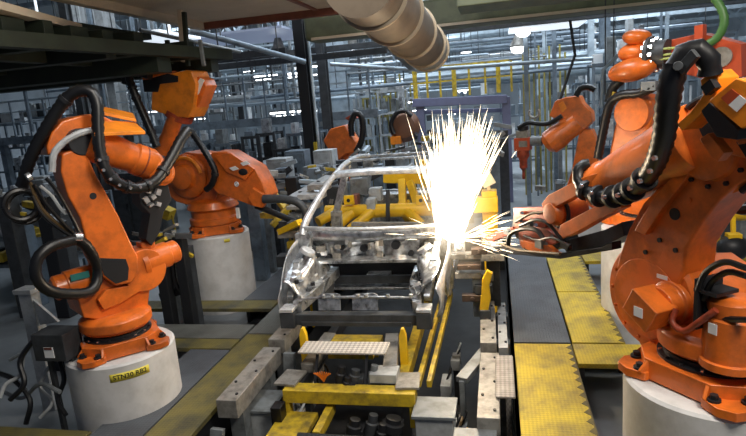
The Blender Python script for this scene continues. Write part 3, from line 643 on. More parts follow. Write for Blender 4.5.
bm = new(); box(bm, c3(0, 6.62, .79), (1.5, .22, .04)); mk('bulkhead_crossbar', bm, SIL, t, bevel=.01)
bm = new(); tube(bm, [c3(-.87, 6.62, 1.21), c3(-.5, 6.52, 1.21), c3(0, 6.48, 1.205), c3(.5, 6.52, 1.20), c3(.87, 6.62, 1.20)], .026, 10); mk('windscreen_sill', bm, WHM, t)
bm = new(); bar(bm, c3(-.55, 6.72, .5), c3(.55, 6.72, .5), .05, .10); mk('subframe_bar', bm, DGR, t)
bm = new(); box(bm, c3(0, 6.95, .56), (1.5, .03, .42)); mk('toe_board', bm, BLKM, t)
bm = new()
for s in (-1, 1):
    bm = new(); lathe(bm, c3(s * .52, 6.3, .42), V((s, 0, .1)), [(.24, 0), (.26, .05), (.2, .08), (.12, .09)], 24); mk('inner_arch', bm, DGR, t)
# pillars, roof frame
for s in (-1, 1):
    bm = new(); tube(bm, [c3(s * .87, 6.58, 1.12), c3(s * .85, 6.72, 1.28), c3(s * .73, 7.16, 1.58), c3(s * .635, 7.44, 1.745)], (.05, .036), 10); mk('windscreen_pillar', bm, WHM, t)
    bm = new(); tube(bm, [c3(s * .635, 7.42, 1.74), c3(s * .62, 8.0, 1.83), c3(s * .60, 8.7, 1.85), c3(s * .56, 9.3, 1.80)], .04, 10); mk('roof_rail', bm, WHM, t)
    bm = new(); bar(bm, c3(s * .64, 8.2, 1.8), c3(s * .85, 8.1, 1.1), .10, .07, (0, 1, 0)); bar(bm, c3(s * .85, 8.1, 1.12), c3(s * .87, 8.1, .42), .16, .09, (0, 1, 0)); mk('centre_pillar', bm, SIL, t, bevel=.015)
    bm = new(); bar(bm, c3(s * .56, 9.3, 1.78), c3(s * .78, 9.75, 1.1), .16, .07); mk('rear_pillar', bm, SIL, t, bevel=.015)
    bm = new(); bar(bm, c3(s * .86, 6.6, .40), c3(s * .86, 9.2, .40), .13, .16); bar(bm, c3(s * .86, 6.66, .4), c3(s * .87, 6.62, 1.15), .2, .1, (0, 1, 0)); mk('door_sill', bm, SIL, t, bevel=.015)
    bm = new(); rows = []
    for i in range(15):
        v = i / 14; y = 9.0 + 1.1 * v; dy = (y - 9.5) / .36; low = .35 + (.4 * math.sqrt(max(0, 1 - dy * dy)) if abs(dy) < 1 else 0)
        rows.append([c3(s * (.86 + .04 * math.sin(q / 6 * 3.1)), y, 1.12 - (1.12 - low) * q / 6) for q in range(7)])
    grid(bm, rows); mk('rear_wing', bm, SIL, t, solid=.012)
bm = new()
grid(bm, [[c3(-.64 + 1.28 * k / 16, 7.40 + d - .05 * math.cos((k / 16 - .5) * 2.8), z + .025 * math.cos((k / 16 - .5) * 3)) for k in range(17)] for d, z in ((0, 1.71), (.02, 1.755), (.10, 1.775), (.18, 1.78))])
mk('roof_header', bm, WHM, t, solid=.02, sharp=50)
for y, z in ((8.2, 1.85), (9.28, 1.80)):
    bm = new(); bar(bm, c3(-.6, y, z), c3(.6, y, z), .1, .03); mk('roof_bow', bm, SIL, t, bevel=.006)
bm = new(); box(bm, c3(0, 8.0, .38), (1.66, 2.6, .03)); bar(bm, c3(0, 6.8, .46), c3(0, 9.2, .46), .3, .16); mk('floor_pan', bm, SIL, t, bevel=.01)
bm = new(); box(bm, c3(0, 10.05, .75), (1.6, .06, .7)); bar(bm, c3(-.78, 9.7, 1.08), c3(.78, 9.7, 1.08), .3, .03); mk('rear_panel', bm, SIL, t, bevel=.01)
for k in range(46):
    s = R.choice((-1, 1)); y = R.uniform(5.75, 6.7); bm = new(); h = R.uniform(.56, .80); zt = .62 + (h - .56) * 1.5 * (.6 + .4 * (y - 5.7)) + R.uniform(-.02, .08)
    if k % 3 == 0: cyl(bm, c3(s * h, y, zt - .01), c3(s * h, y, zt + .03), R.uniform(.015, .03), seg=10); mk('weld_nut', bm, BLKM, t)
    else: box(bm, c3(s * h, y, zt), (R.uniform(.03, .10), R.uniform(.03, .12), R.uniform(.02, .07)), (V((1, s * .2, s * .4)).normalized(), V((-s * .2, 1, 0)).normalized(), V((-s * .4, 0, 1)).normalized())); mk('weld_tab', bm, R.choice((SIL, WHM, DGR, SIL)), t, bevel=.006)
bm = new(); tube(bm, [c3(-.8, 6.95, 1.0), c3(0, 6.9, 1.03), c3(.8, 6.95, 1.0)], .035, 10); mk('dash_crossbeam', bm, SIL, t)

# ------------------------------------------------------------------ yellow framing jig reaching into the cabin from behind
t = thing('framing_jig', 'yellow tubular jig seen through the windscreen opening of the car body', 'jig', (-1.4, 10.9, FZ))
bm = new(); cyl(bm, PY(326, 212, 8.9), PY(440, 209, 8.9), .11, seg=18); mk('cross_tube', bm, YEB, t)
for a, b in (((352, 213), (334, 228)), ((372, 212), (350, 230)), ((408, 212), (424, 228)), ((335, 212), (318, 222))):
    bm = new(); cyl(bm, PY(*a, 8.85), PY(*b, 8.6), .085, seg=16); mk('brace_tube', bm, YEB, t)
bm = new()
bar(bm, PY(352, 224, 8.5), PY(430, 224, 8.5), .1, .05); mk('lower_rail', bm, PALE, t)
bm = new(); bar(bm, PY(384, 176, 9.6), PY(424, 177, 9.6), .2, .22); mk('top_bracket', bm, YEB, t, bevel=.03)
for a, b in (((402, 180), (403, 206)), ((410, 182), (418, 206))):
    bm = new(); bar(bm, PY(*a, 9.4), PY(*b, 9.1), .12, .12, (0, 1, 0)); mk('leg', bm, YEB, t, bevel=.02)
bm = new(); bar(bm, PY(404, 206, 9.2), V((-1.3, 10.9, FZ)), .2, .2, (0, 1, 0)); bar(bm, V((-1.3, 10.9, FZ)), V((-1.3, 10.9, 1.5)), .3, .3, (0, 1, 0)); mk('column', bm, YEB, t)
for x, y in ((349, 200), (421, 200)):
    bm = new(); p = PY(x, y, 8.85); box(bm, p, (.16, .08, .15)); b_ = mk('clamp_block', bm, YEB, t, bevel=.01)
    bm = new(); cyl(bm, p - V((0, .045, 0)), p - V((0, .035, 0)), .03, seg=12); mk('clamp_hole', bm, BLKM, b_)
bm = new(); bar(bm, PY(388, 190, 8.9), PY(388, 226, 8.7), .06, .05, (0, 1, 0)); mk('black_strut', bm, BLKM, t)
# grey seat-frame shaped tooling in the cabin
for i, (x, y, w_, h_, y_, m_) in enumerate(((360, 186, .30, .28, 9.3, GRY), (376, 194, .20, .22, 9.2, LGR), (356, 203, .10, .3, 9.0, RUST), (372, 204, .14, .2, 8.9, LGR), (432, 186, .12, .4, 9.0, RUST), (346, 192, .12, .34, 9.4, GRY))):
    bm = new(); p = PY(x, y, y_); box(bm, p, (w_, .2, h_)); cyl(bm, p + V((-w_ / 3, -.12, h_ * .2)), p + V((-w_ / 3, -.1, h_ * .2)), .04, seg=10)
    bar(bm, p, V((p.x, p.y + .12, .40)), .05, .05, (0, 1, 0))
    tag(mk('clamp_unit', bm, m_, bevel=.02), ('wide grey clamp unit inside the car cabin, below the roof header', 'pale clamp unit right of the widest grey one inside the cabin', 'rust-brown clamp post left of the cabin middle', 'pale clamp unit just above the yellow cross tube', 'rust-brown clamp post beside the sparks inside the cabin', 'narrow grey clamp unit near the left windscreen pillar')[i], 'clamp', 'clamp units in the cabin')

# ------------------------------------------------------------------ conveyor carriage under the car
t = thing('conveyor_carriage', 'yellow conveyor carriage under the car nose, with a chequered step plate', 'conveyor carriage', (-1.45, 5.0, -1.2))
bm = new(); bar(bm, V((-2.06, 4.72, .03)), V((-.80, 4.72, .03)), .16, .13); bar(bm, V((-2.04, 4.70, .03)), V((-2.04, 4.70, -.22)), .06, .1, (0, 1, 0)); bar(bm, V((-.83, 4.70, .03)), V((-.83, 4.70, -.25)), .06, .1, (0, 1, 0)); mk('cross_beam', bm, YEL, t, bevel=.012)
bm = new(); box(bm, V((-1.92, 4.35, -.17)), (.36, .66, .06)); box(bm, V((-1.62, 4.50, -.12)), (.07, .5, .1)); box(bm, V((-2.0, 4.02, -.35)), (.5, .05, .3)); mk('deck_plate', bm, YEL, t, bevel=.008)
bm = new(); bar(bm, V((-1.78, 5.42, .20)), V((-1.25, 5.42, .20)), .30, .12); bar(bm, V((-1.75, 5.2, .20)), V((-1.28, 5.2, .20)), .08, .06); mk('rear_beam', bm, YEL, t, bevel=.012)
for s in (-1, 1):
    bm = new(); bar(bm, V((-1.50 + s * .34, 5.6, .22)), V((-1.50 + s * .42, 5.0, .14)), .14, .10); mk('side_plate', bm, PALE, t, bevel=.01)
    bm = new(); bar(bm, V((-1.46 + s * .5, 4.78, .02)), V((-1.46 + s * .48, 7.6, .06)), .10, .14); mk('side_beam', bm, BLKM if s < 0 else YEL, t, bevel=.01)
    bm = new(); box(bm, V((-1.47 + s * .58, 4.86, .11)), (.22, .30, .025), (V((1, s * .1, 0)).normalized(), V((-s * .1, 1, 0)).normalized(), Z1)); mk('foot_pad', bm, PALE, t, bevel=.006)
    bm = new(); p = V((-1.50 + s * .52, 5.22, .30)); prism(bm, [p + V((-.04, 0, -.25)), p + V((.04, 0, -.25)), p + V((.035, 0, .10)), p + V((.012, 0, .17)), p + V((-.012, 0, .17)), p + V((-.035, 0, .10))], V((0, .06, 0))); mk('locating_pin', bm, YEB, t, bevel=.006)
bm = new(); p = V((-1.88, 5.2, .2)); sp = []
bm = new(); box(bm, V((-1.545, 5.08, .33)), (.88, .26, .02)); stp = mk('step_plate', bm, tread('chequer_silver', (.66, .62, .57), (.42, .38, .33), .6, 30, .6), t, bevel=.004)
for x in (-1.80, -1.30):
    bm = new(); bar(bm, V((x, 5.02, .32)), V((x, 4.85, .06)), .025, .02, (0, 1, 0)); mk('step_leg', bm, BLKM, stp)
bm = new()
for k in range(9): a = -1.0 + k * .25; tube(bm, [V((-1.70, 4.82, .10)), V((-1.70 + .05 * math.sin(a), 4.80, .17)), V((-1.70 + .10 * math.sin(a), 4.79, .22 - .02 * abs(a)))], .006, 5)
mk('wire_brush', bm, mat('bristle_orange', (.8, .2, .02), .5), t)
for i, (x, y, z, r, L, m_) in enumerate(((-1.56, 4.86, .10, .05, .2, BLKM), (-1.42, 4.88, .12, .06, .14, DGR), (-1.48, 4.80, .10, .04, .12, BLKM), (-1.25, 4.9, .10, .05, .2, GRY), (-1.35, 4.45, -.16, .07, .16, BLKM), (-1.2, 4.5, -.18, .06, .2, DGR), (-1.0, 4.5, -.12, .10, .12, BLKM), (-1.1, 4.42, -.22, .05, .2, BLKM))):
    bm = new(); lathe(bm, V((x, y, z - .06)), V((.2, .1, 1)), [(r, 0), (r, L * .6), (r * .7, L * .65), (r * .7, L)], 14); box(bm, V((x + .05, y + .03, z - .03)), (.1, .12, .06)); mk('valve_block', bm, m_, t, bevel=.004)
bm = new(); box(bm, V((-1.12, 4.92, .14)), (.26, .2, .09)); mk('white_box', bm, LGR, t, bevel=.01)
bm = new(); cyl(bm, V((-1.78, 4.22, -.12)), V((-.88, 4.25, -.15)), .05, seg=14); mk('black_roller', bm, BLKM, t)
bm = new(); box(bm, V((-2.08, 4.55, -.10)), (.10, .14, .2)); mk('bumper_block', bm, BLK, t, bevel=.01)
bm = new(); box(bm, V((-1.45, 4.9, -.75)), (.9, 1.2, .9)); mk('lift_housing', bm, BLKM, t)
for i, h in enumerate((-.80, -.70)):
    bm = new(); bar(bm, V((h, 4.9, .06)), V((h + .06, 7.0, .20)), .045, .07)
    tag(mk('guide_rail', bm, YEL, bevel=.006), ('narrow yellow guide rail under the car, inner of the pair', 'narrow yellow guide rail under the car, outer of the pair')[i], 'rail', 'yellow guide rails')
# roller-bed beams either side
def beam(name, p0, p1, w_, h_, m, label, group=None, pad=None, leg=True):
    t = thing(name, label, 'beam', ((p0[0] + p1[0]) / 2, (p0[1] + p1[1]) / 2, -1.2), group)
    bm = new(); bar(bm, V(p0), V(p1), w_, h_); b = mk('beam_box', bm, m, t, bevel=.012)
    bm = new(); n_ = max(2, int(abs(p1[1] - p0[1]) / .22))
    for k in range(n_):
        q = V(p0).lerp(V(p1), (k + .5) / n_) + V((w_ * .28 * (-1) ** k, 0, h_ / 2)); cyl(bm, q, q + V((0, 0, .012)), .014, seg=8)
    mk('bolt_row', bm, BLKM, b)
    if leg:
        for f in (.2, .8):
            q = V(p0).lerp(V(p1), f); bm = new(); bar(bm, q, V((q.x, q.y, -1.2)), .14, .14, (0, 1, 0)); mk('leg', bm, GRY, t)
    return t
beam('roller_beam', (-2.46, 4.30, .08), (-2.46, 5.42, .08), .20, .18, PALE, 'worn pale box beam nearest the camera, left of the yellow carriage', 'side beams of the conveyor')
beam('roller_beam', (-2.44, 5.5, .14), (-2.44, 6.3, .14), .19, .16, PALE, 'worn pale box beam under the left front wing of the car', 'side beams of the conveyor')
beam('roller_beam', (-.15, 4.36, -.02), (-.15, 5.6, -.02), .19, .16, PALE, 'long worn beam right of the carriage, nearer piece', 'side beams of the conveyor')
beam('roller_beam', (-.16, 5.66, .06), (-.19, 7.2, .10), .17, .16, PALE, 'worn beam running up to the clamps under the sparks', 'side beams of the conveyor')
beam('roller_beam', (-.01, 5.7, .02), (-.02, 7.0, .03), .10, .10, LGR, 'thin pale beam at the edge of the dark plate', 'side beams of the conveyor')
bm = new(); box(bm, V((-.005, 5.08, .075)), (.17, .82, .02)); bar(bm, V((.02, 5.0, .07)), V((.02, 5.0, -1.2)), .05, .05, (0, 1, 0)); tag(mk('step_plate', bm, tread('chequer_worn', (.50, .46, .41), (.20, .18, .165), .8, 36, .45), bevel=.01), 'worn chequered steel step plate beside the yellow walkway', 'step')
for i, (x, y, w_, d_, top, lab) in enumerate(((-.62, 4.62, .33, .30, -.02, 'grey pedestal box right of the yellow carriage'), (-2.36, 4.80, .34, .36, -.12, 'grey pedestal box under the left pale beam'), (-.26, 4.24, .30, .22, -.06, 'grey box under the end of the right worn beam'))):
    t = thing('support_box', lab, 'machine base', (x, y, -1.2), 'grey bases in the trench')
    bm = new(); box(bm, V((x, y, (top - 1.2) / 2)), (w_, d_, top + 1.2)); mk('box_body', bm, LGR, t, bevel=.015)
    bm = new(); box(bm, V((x, y, top)), (w_ + .05, d_ + .05, .03)); mk('cap_plate', bm, GRY, t, bevel=.008)
for i, (a, b, lab) in enumerate((((-.42, 5.2, -.05), (-.20, 5.75, .0), 'slanted pale link between the right base and the worn beam'), ((-2.56, 4.1, -.5), (-2.52, 4.2, -.05), 'short white post below the end of the left pale beam'), ((-2.26, 5.3, -.3), (-2.24, 5.35, .14), 'upright white plate between the two left pale beams'))):
    bm = new(); bar(bm, V(a), V(b), .12, .06, (0, 0, 1)); bar(bm, V(a), V((a[0], a[1], -1.2)), .05, .05, (0, 1, 0)); tag(mk('steel_link', bm, GRY, bevel=.008), lab, 'bracket')
# clamp towers at the car's right side under the sparks, and left of the car
BRN = mat('brown_clamp', (.09, .06, .045), .5, .3, (.03, .025, .02), .7, 8)
def tower(x, y, z0, z1, m, label, k, arms):
    t = thing('clamp_tower', label, 'welding fixture', (x, y, z0), 'clamp towers beside the car')
    bm = new(); box(bm, V((x, y, (z0 + z1) / 2)), (.16, .16, z1 - z0)); mk('column', bm, m, t, bevel=.01)
    for (dx, dy, dz, w_, d_, h_, mm) in arms:
        bm = new(); box(bm, V((x + dx, y + dy, z1 + dz)), (w_, d_, h_)); cyl(bm, V((x + dx, y + dy - d_ / 2 - .02, z1 + dz)), V((x + dx, y + dy, z1 + dz)), min(w_, h_) * .3, seg=10); mk('clamp_arm', bm, mm, t, bevel=.01)
    return t
tower(-.26, 6.55, .1, .62, GRY, 'grey clamp tower under the sparks with stacked dull brown clamps', 0, ((-.12, -.05, .0, .30, .14, .07, PALE), (-.1, -.1, .12, .26, .16, .06, BRN), (-.14, -.02, .22, .36, .14, .06, PALE), (.02, -.12, .30, .18, .12, .07, BRN), (-.20, -.1, .36, .12, .10, .12, WHM), (.05, -.1, -.16, .2, .12, .1, DGR), (-.08, -.12, -.26, .24, .1, .08, BRN)))
tower(-.10, 6.9, .1, .70, DGR, 'dark clamp tower beside the weld, next to the dark plate', 0, ((0, -.1, .05, .28, .2, .08, PALE), (.02, -.1, .18, .2, .2, .1, LGR), (-.1, -.1, -.2, .2, .14, .1, PALE)))
t = thing('toggle_clamp', 'yellow toggle lever on the clamp tower under the sparks', 'clamp', (-.2, 6.3, .1))
p = V((-.20, 6.28, .49)); bm = new(); prism(bm, [p + V(q) for q in ((-.06, 0, -.24), (.03, 0, -.26), (.07, 0, -.1), (.06, 0, .06), (.10, 0, .2), (.04, 0, .24), (-.02, 0, .12), (-.03, 0, -.02))], V((0, .07, 0))); bar(bm, p + V((0, .04, -.2)), p + V((0, .3, -.32)), .05, .05); mk('lever', bm, YEB, t, bevel=.012)
bm = new(); box(bm, V((-.2, 6.38, .17)), (.12, .26, .18)); mk('clamp_foot', bm, DGR, t, bevel=.01)
t = thing('jig_post', 'yellow jig post with a cream plate on top, right behind the sparks', 'jig', (-.22, 7.8, FZ))
a, b = PY(489, 190, 7.8), PY(491, 226, 7.8); bm = new(); bar(bm, V((a.x, 7.8, FZ)), a, .20, .2, (0, 1, 0)); box(bm, a.lerp(b, .35) + V((-.05, -.1, 0)), (.32, .18, .2)); mk('post', bm, YEB, t, bevel=.02)
q = PY(487, 180, 7.7); bm = new(); bar(bm, a, q, .05, .05, (0, 1, 0)); box(bm, q, (.17, .03, .17), (V((1, 0, .5)).normalized(), V((0, 1, 0)), V((-.5, 0, 1)).normalized())); mk('cream_plate', bm, mat('cream', (.75, .66, .48), .5), t, bevel=.006)
tower(-2.86, 7.4, FZ, .78, GRY, 'grey clamp tower with yellow jaw beside the left windscreen pillar', 0, ((.16, -.1, .05, .36, .14, .10, YEL), (.0, -.05, .2, .3, .2, .10, PALE), (.1, -.05, .32, .2, .2, .10, DGR), (-.1, 0, -.2, .26, .2, .16, DGR)))
tower(-3.0, 8.3, FZ, 1.2, GRY, 'grey clamp tower behind the dark electrode arm, piled with pale brackets', 0, ((.1, -.1, .0, .5, .3, .05, PALE), (.2, 0, .14, .4, .24, .08, LGR), (.3, .1, .26, .34, .2, .08, PALE), (-.1, -.1, -.3, .4, .3, .2, DGR), (.0, -.1, -.14, .3, .2, .08, GRY)))
t = thing('pale_bracket', 'long pale slotted plate leaning over the clamps left of the roof', 'bracket', (-2.9, 8.6, 1.4))
a, b = PY(293, 197, 8.4), PY(330, 176, 8.9); bm = new(); bar(bm, a, b, .26, .03); mk('slotted_plate', bm, LGR, t, bevel=.006)
bm = new()
for f in (.2, .45, .7): q = a.lerp(b, f); cyl(bm, q + V((0, 0, .012)), q + V((0, 0, .022)), .04, seg=12)
mk('slots', bm, BLKM, t)
for i, (p0, p1, m_, r_, lab) in enumerate((((268, 186, 9.0), (286, 210, 8.6), YEL, .05, 'yellow slanting strut beside the orange wrist of the rear left robot'), ((262, 215, 8.8), (300, 216, 8.6), YEL, .06, 'yellow bar behind the dark electrode arms'), ((272, 226, 8.2), (290, 206, 8.4), YEL, .05, 'yellow brace crossing behind the electrode arms'), ((150, 205, 9.5), (172, 215, 9.5), YEL, .12, 'yellow block behind the forearm of the nearest left robot'), ((280, 232, 7.3), (300, 222, 7.1), YEB, .05, 'yellow jaw touching the base of the left windscreen pillar'))):
    bm = new(); a, b = PY(*p0), PY(*p1); bar(bm, a, b, r_ * 2, r_ * 1.6); bar(bm, b, V((b.x, b.y + .1, FZ)), .03, .03, (0, 1, 0)); tag(mk('yellow_strut', bm, m_, bevel=.01), lab, 'strut', 'yellow struts of the fixtures')

for i in range(22):
    left = i % 2; x = R.uniform(-2.26, -2.16) if left else R.uniform(-.68, -.34); y = R.uniform(4.3, 6.9) if not left else R.uniform(4.2, 6.0); z = R.uniform(-.75, -.25)
    t = thing('trench_valve', 'dirty grey valve block low in the trench ' + ('left' if left else 'right') + ' of the yellow carriage', 'valve', (x, y, -1.2), 'valve blocks in the trench ' + ('left' if left else 'right'))
    bm = new(); box(bm, V((x, y, z)), (R.uniform(.08, .14), R.uniform(.1, .3), R.uniform(.06, .2))); mk('valve_body', bm, R.choice((DGR, GRY, LGR, PALE, BLKM)), t, bevel=.008)
    bm = new(); bar(bm, V((x, y, z)), V((x, y, -1.2)), .06, .06, (0, 1, 0)); mk('support_post', bm, DGR, t)
    bm = new(); tube(bm, [V((x, y, z + .05)), V((x + .05, y + .12, z + .14)), V((x + .02, y + .3, z + .05)), V((x, y + .45, z - .1))], .014, 6); mk('air_hose', bm, R.choice((BLK, LGR, COPW)), t)
# ------------------------------------------------------------------ sparks
bm = new(); W0 = V((-.52, 6.45, 1.12))
RR = random.Random(3)
def streak(p, d, L, r):
    d = d.normalized(); q = p + d * L + V((0, 0, -.10 * L * L * (1 - abs(d.z)))); x, y, _ = frame_from(q - p)
    m_ = p.lerp(q, .5) + V((0, 0, .02 * L))
    ra = [bm.verts.new(p + v * r * .5) for v in (x, (y * .87 - x * .5), (-y * .87 - x * .5))]; rb = [bm.verts.new(m_ + v * r) for v in (x, (y * .87 - x * .5), (-y * .87 - x * .5))]; e = bm.verts.new(q)
    for k in range(3): bm.faces.new((ra[k], ra[(k + 1) % 3], rb[(k + 1) % 3], rb[k])); bm.faces.new((rb[k], rb[(k + 1) % 3], e))
for k in range(1900):        # the dense upward fan
    a = RR.gauss(.09, .13); b = RR.gauss(0, .14); d = V((math.sin(a), math.sin(b), math.cos(a)))
    s0 = RR.random() ** 1.15 * .78; L = RR.uniform(.10, .42)
    streak(W0 + V((RR.uniform(-.20, .12), RR.gauss(0, .07), RR.uniform(-.05, .05))) + d * s0, d, L, RR.uniform(.0022, .0066) * (1.15 - s0))
for k in range(330):        # long thin flyers
    a = RR.gauss(.17, .17); b = RR.gauss(0, .2); d = V((math.sin(a), math.sin(b), math.cos(a)))
    streak(W0 + V((RR.uniform(-.18, .1), 0, 0)) + d * RR.uniform(.30, 1.1), d, RR.uniform(.10, .46), RR.uniform(.0020, .0042))
for k in range(70):        # the longest flyers lean over the aisle
    a = RR.uniform(.12, .52); b = RR.gauss(0, .2); d = V((math.sin(a), math.sin(b), math.cos(a)))
    streak(W0 + d * RR.uniform(.35, .85), d, RR.uniform(.3, .62), RR.uniform(.0032, .0055))
for k in range(110):        # low spray, mostly towards the aisle on the right
    a = RR.choice((-.7, 1, 1, 1, 1, 1, 1, 1, 1)) * RR.uniform(.8, 1.9); b = RR.uniform(-1.0, .4); d = V((math.sin(a), math.sin(b), math.cos(a) * .6))
    streak(W0 + V((0, 0, -.05)) + d * RR.uniform(.05, .62), d, RR.uniform(.06, .26), RR.uniform(.0012, .0030))
HOT = mat('hot_metal', (1, .8, .5), .5, emit=(1.0, .82, .58), estr=5)
tag(mk('welding_sparks', bm, HOT, pivot=W0, sharp=180), 'white-hot shower of sparks rising from the right side of the car', 'sparks', kind='stuff')
bm = new(); r_ = bmesh.ops.create_icosphere(bm, subdivisions=3, radius=1)
for v in r_['verts']:
    k = 1 + .35 * noise.noise(v.co * 2.3); v.co = V((v.co.x * .11 * k, v.co.y * .10 * k, v.co.z * (.30 if v.co.z > 0 else .09) * k)) + W0
tag(mk('weld_arc', bm, mat('arc_white', (1, 1, 1), .5, emit=(1, .93, .82), estr=18), sharp=180), 'blinding white weld arc at the foot of the sparks', 'arc')

# soft glow around the weld, added as a light-emitting volume
fm = bpy.data.materials.new('weld_glow'); fm.use_nodes = True; nt = fm.node_tree; nt.nodes.clear()
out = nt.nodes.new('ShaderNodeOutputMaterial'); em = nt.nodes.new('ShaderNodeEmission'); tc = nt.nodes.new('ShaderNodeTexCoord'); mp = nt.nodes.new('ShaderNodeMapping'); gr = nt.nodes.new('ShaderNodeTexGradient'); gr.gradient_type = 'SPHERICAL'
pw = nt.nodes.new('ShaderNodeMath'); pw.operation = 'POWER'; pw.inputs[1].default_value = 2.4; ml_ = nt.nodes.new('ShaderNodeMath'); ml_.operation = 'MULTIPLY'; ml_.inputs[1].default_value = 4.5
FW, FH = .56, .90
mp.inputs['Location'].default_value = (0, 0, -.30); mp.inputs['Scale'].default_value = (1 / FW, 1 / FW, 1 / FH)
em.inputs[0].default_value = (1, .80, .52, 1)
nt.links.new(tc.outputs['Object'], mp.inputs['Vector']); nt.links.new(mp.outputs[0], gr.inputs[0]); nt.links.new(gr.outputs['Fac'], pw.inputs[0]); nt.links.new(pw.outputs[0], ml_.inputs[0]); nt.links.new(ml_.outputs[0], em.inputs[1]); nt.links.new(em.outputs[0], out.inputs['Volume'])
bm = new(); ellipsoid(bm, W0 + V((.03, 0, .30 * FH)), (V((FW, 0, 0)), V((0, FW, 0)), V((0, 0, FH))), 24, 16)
tag(mk('weld_glow', bm, fm, pivot=W0 + V((.03, 0, 0))), 'soft glow added around the foot of the spark shower', 'fume', kind='stuff')
YELD = mat('dull_yellow', (.30, .25, .05), .6, 0, (.14, .13, .06), .7, 6)
# ------------------------------------------------------------------ overhead steel
def beamx(name, p0, p1, w_, h_, m, label, cat='beam', group=None, bevel=.01):
    bm = new(); bar(bm, V(p0), V(p1), w_, h_); return tag(mk(name, bm, m, bevel=bevel), label, cat, group)
t = thing('overhead_platform', 'beige underside of an overhead platform, top middle left', 'platform', (-3.8, 7.5, 4.3))
bm = new(); box(bm, V((-3.75, 7.4, 4.36)), (2.9, 5.4, .08)); mk('deck_sheet', bm, BEI, t)
bm = new(); bar(bm, V((-5.25, 10.15, 4.28)), V((-2.2, 10.15, 4.28)), .12, .16); mk('edge_beam', bm, RUST, t, bevel=.01)
bm = new(); bar(bm, V((-5.2, 4.8, 4.3)), V((-5.2, 10.1, 4.3)), .14, .2); mk('edge_beam', bm, BEI, t, bevel=.01)
bm = new(); bar(bm, V((-3.0, 10.1, 4.36)), V((-3.0, 4.8, 4.28)), .08, .12); mk('rib', bm, RUST, t)
t = thing('green_gantry', 'dark green gantry filling the top left corner', 'gantry', (-7, 6, 3.6))
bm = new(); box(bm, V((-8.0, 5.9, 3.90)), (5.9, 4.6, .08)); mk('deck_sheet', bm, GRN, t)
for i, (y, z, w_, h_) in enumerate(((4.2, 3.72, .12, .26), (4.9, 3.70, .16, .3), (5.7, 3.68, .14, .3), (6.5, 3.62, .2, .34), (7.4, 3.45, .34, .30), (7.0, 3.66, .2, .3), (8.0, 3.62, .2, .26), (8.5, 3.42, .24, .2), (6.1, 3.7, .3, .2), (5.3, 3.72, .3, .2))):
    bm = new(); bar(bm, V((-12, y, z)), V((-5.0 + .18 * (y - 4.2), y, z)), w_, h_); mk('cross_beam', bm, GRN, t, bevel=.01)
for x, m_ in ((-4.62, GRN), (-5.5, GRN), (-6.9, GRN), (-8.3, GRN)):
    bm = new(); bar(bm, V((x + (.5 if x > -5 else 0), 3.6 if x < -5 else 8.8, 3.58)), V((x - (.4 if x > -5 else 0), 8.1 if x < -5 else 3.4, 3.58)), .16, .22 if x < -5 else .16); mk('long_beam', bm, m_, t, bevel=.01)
bm = new(); bar(bm, PY(-10, 5, 5.0), PY(76, 28, 6.4), .16, .08); mk('pale_rail', bm, BEI, t)
for i, (px, a, b, w_, m_) in enumerate(((180, 10, 62, .07, BEI), (184, 12, 66, .06, GRN), (167, 40, 64, .06, GRN), (200, 40, 66, .05, GRY))):
    beamx('hanger', PY(px, a, 8), PY(px + 4, b, 8), w_, w_, m_, ('pale hanger strut under the beige platform edge', 'green hanger strut beside the pale one', 'short green hanger strut over the amber motor box', 'thin grey hanger strut right of the amber motor box')[i], 'strut', 'hangers top left')
t = thing('ventilation_duct', 'big brown round duct with pale flange rings at the top centre', 'duct', (-.93, 6.5, 3.4))
a, b = PY(358, -22, 4.6), PY(428, 50, 9.0); d = (b - a).normalized(); L = (b - a).length
bm = new(); cyl(bm, a, a + d * (L * .86), .30, seg=40); mk('duct_pipe', bm, DUCT, t)
bm = new(); cyl(bm, a + d * (L * .86), b, .30, seg=40); mk('duct_pipe', bm, mat('duct_zinc', (.42, .42, .40), .45, .5, (.2, .19, .17), .6, 4), t)
for f in (.10, .32, .60, .86, .99):
    bm = new(); q = a + d * (L * f); lathe(bm, q, d, [(.30, -.02), (.33, -.018), (.33, .018), (.30, .02)], 40); mk('flange_ring', bm, mat('flange', (.36, .30, .22), .45, .3) if f == .10 else bpy.data.materials['flange'], t)
beamx('diagonal_strut', PY(328, -14, 6.6), PY(412, 66, 10.2), .10, .14, BLU, 'blue grey diagonal strut left of the big round duct')
t = thing('green_beam', 'long dark green overhead beam crossing behind the round duct', 'beam', (1, 11, 3.9))
bm = new(); box(bm, V((2.0, 11.35, 4.16)), (11.1, .7, .52)); mk('beam_box', bm, GRL, t, bevel=.14)
bm = new(); bar(bm, V((-3.4, 10.98, 3.93)), V((7.5, 10.98, 3.93)), .03, .05); mk('edge_strip', bm, BEI, t)
t = thing('green_beam', 'nearer dark green overhead beam along the top right edge of the view', 'beam', (3, 9, 4))
bm = new(); box(bm, V((3.6, 9.3, 4.22)), (8.2, .9, .6)); mk('beam_box', bm, GRL, t, bevel=.03)
bm = new(); bar(bm, V((-.3, 8.84, 4.2)), V((7.5, 8.84, 4.2)), .02, .04); mk('edge_strip', bm, BEI, t)

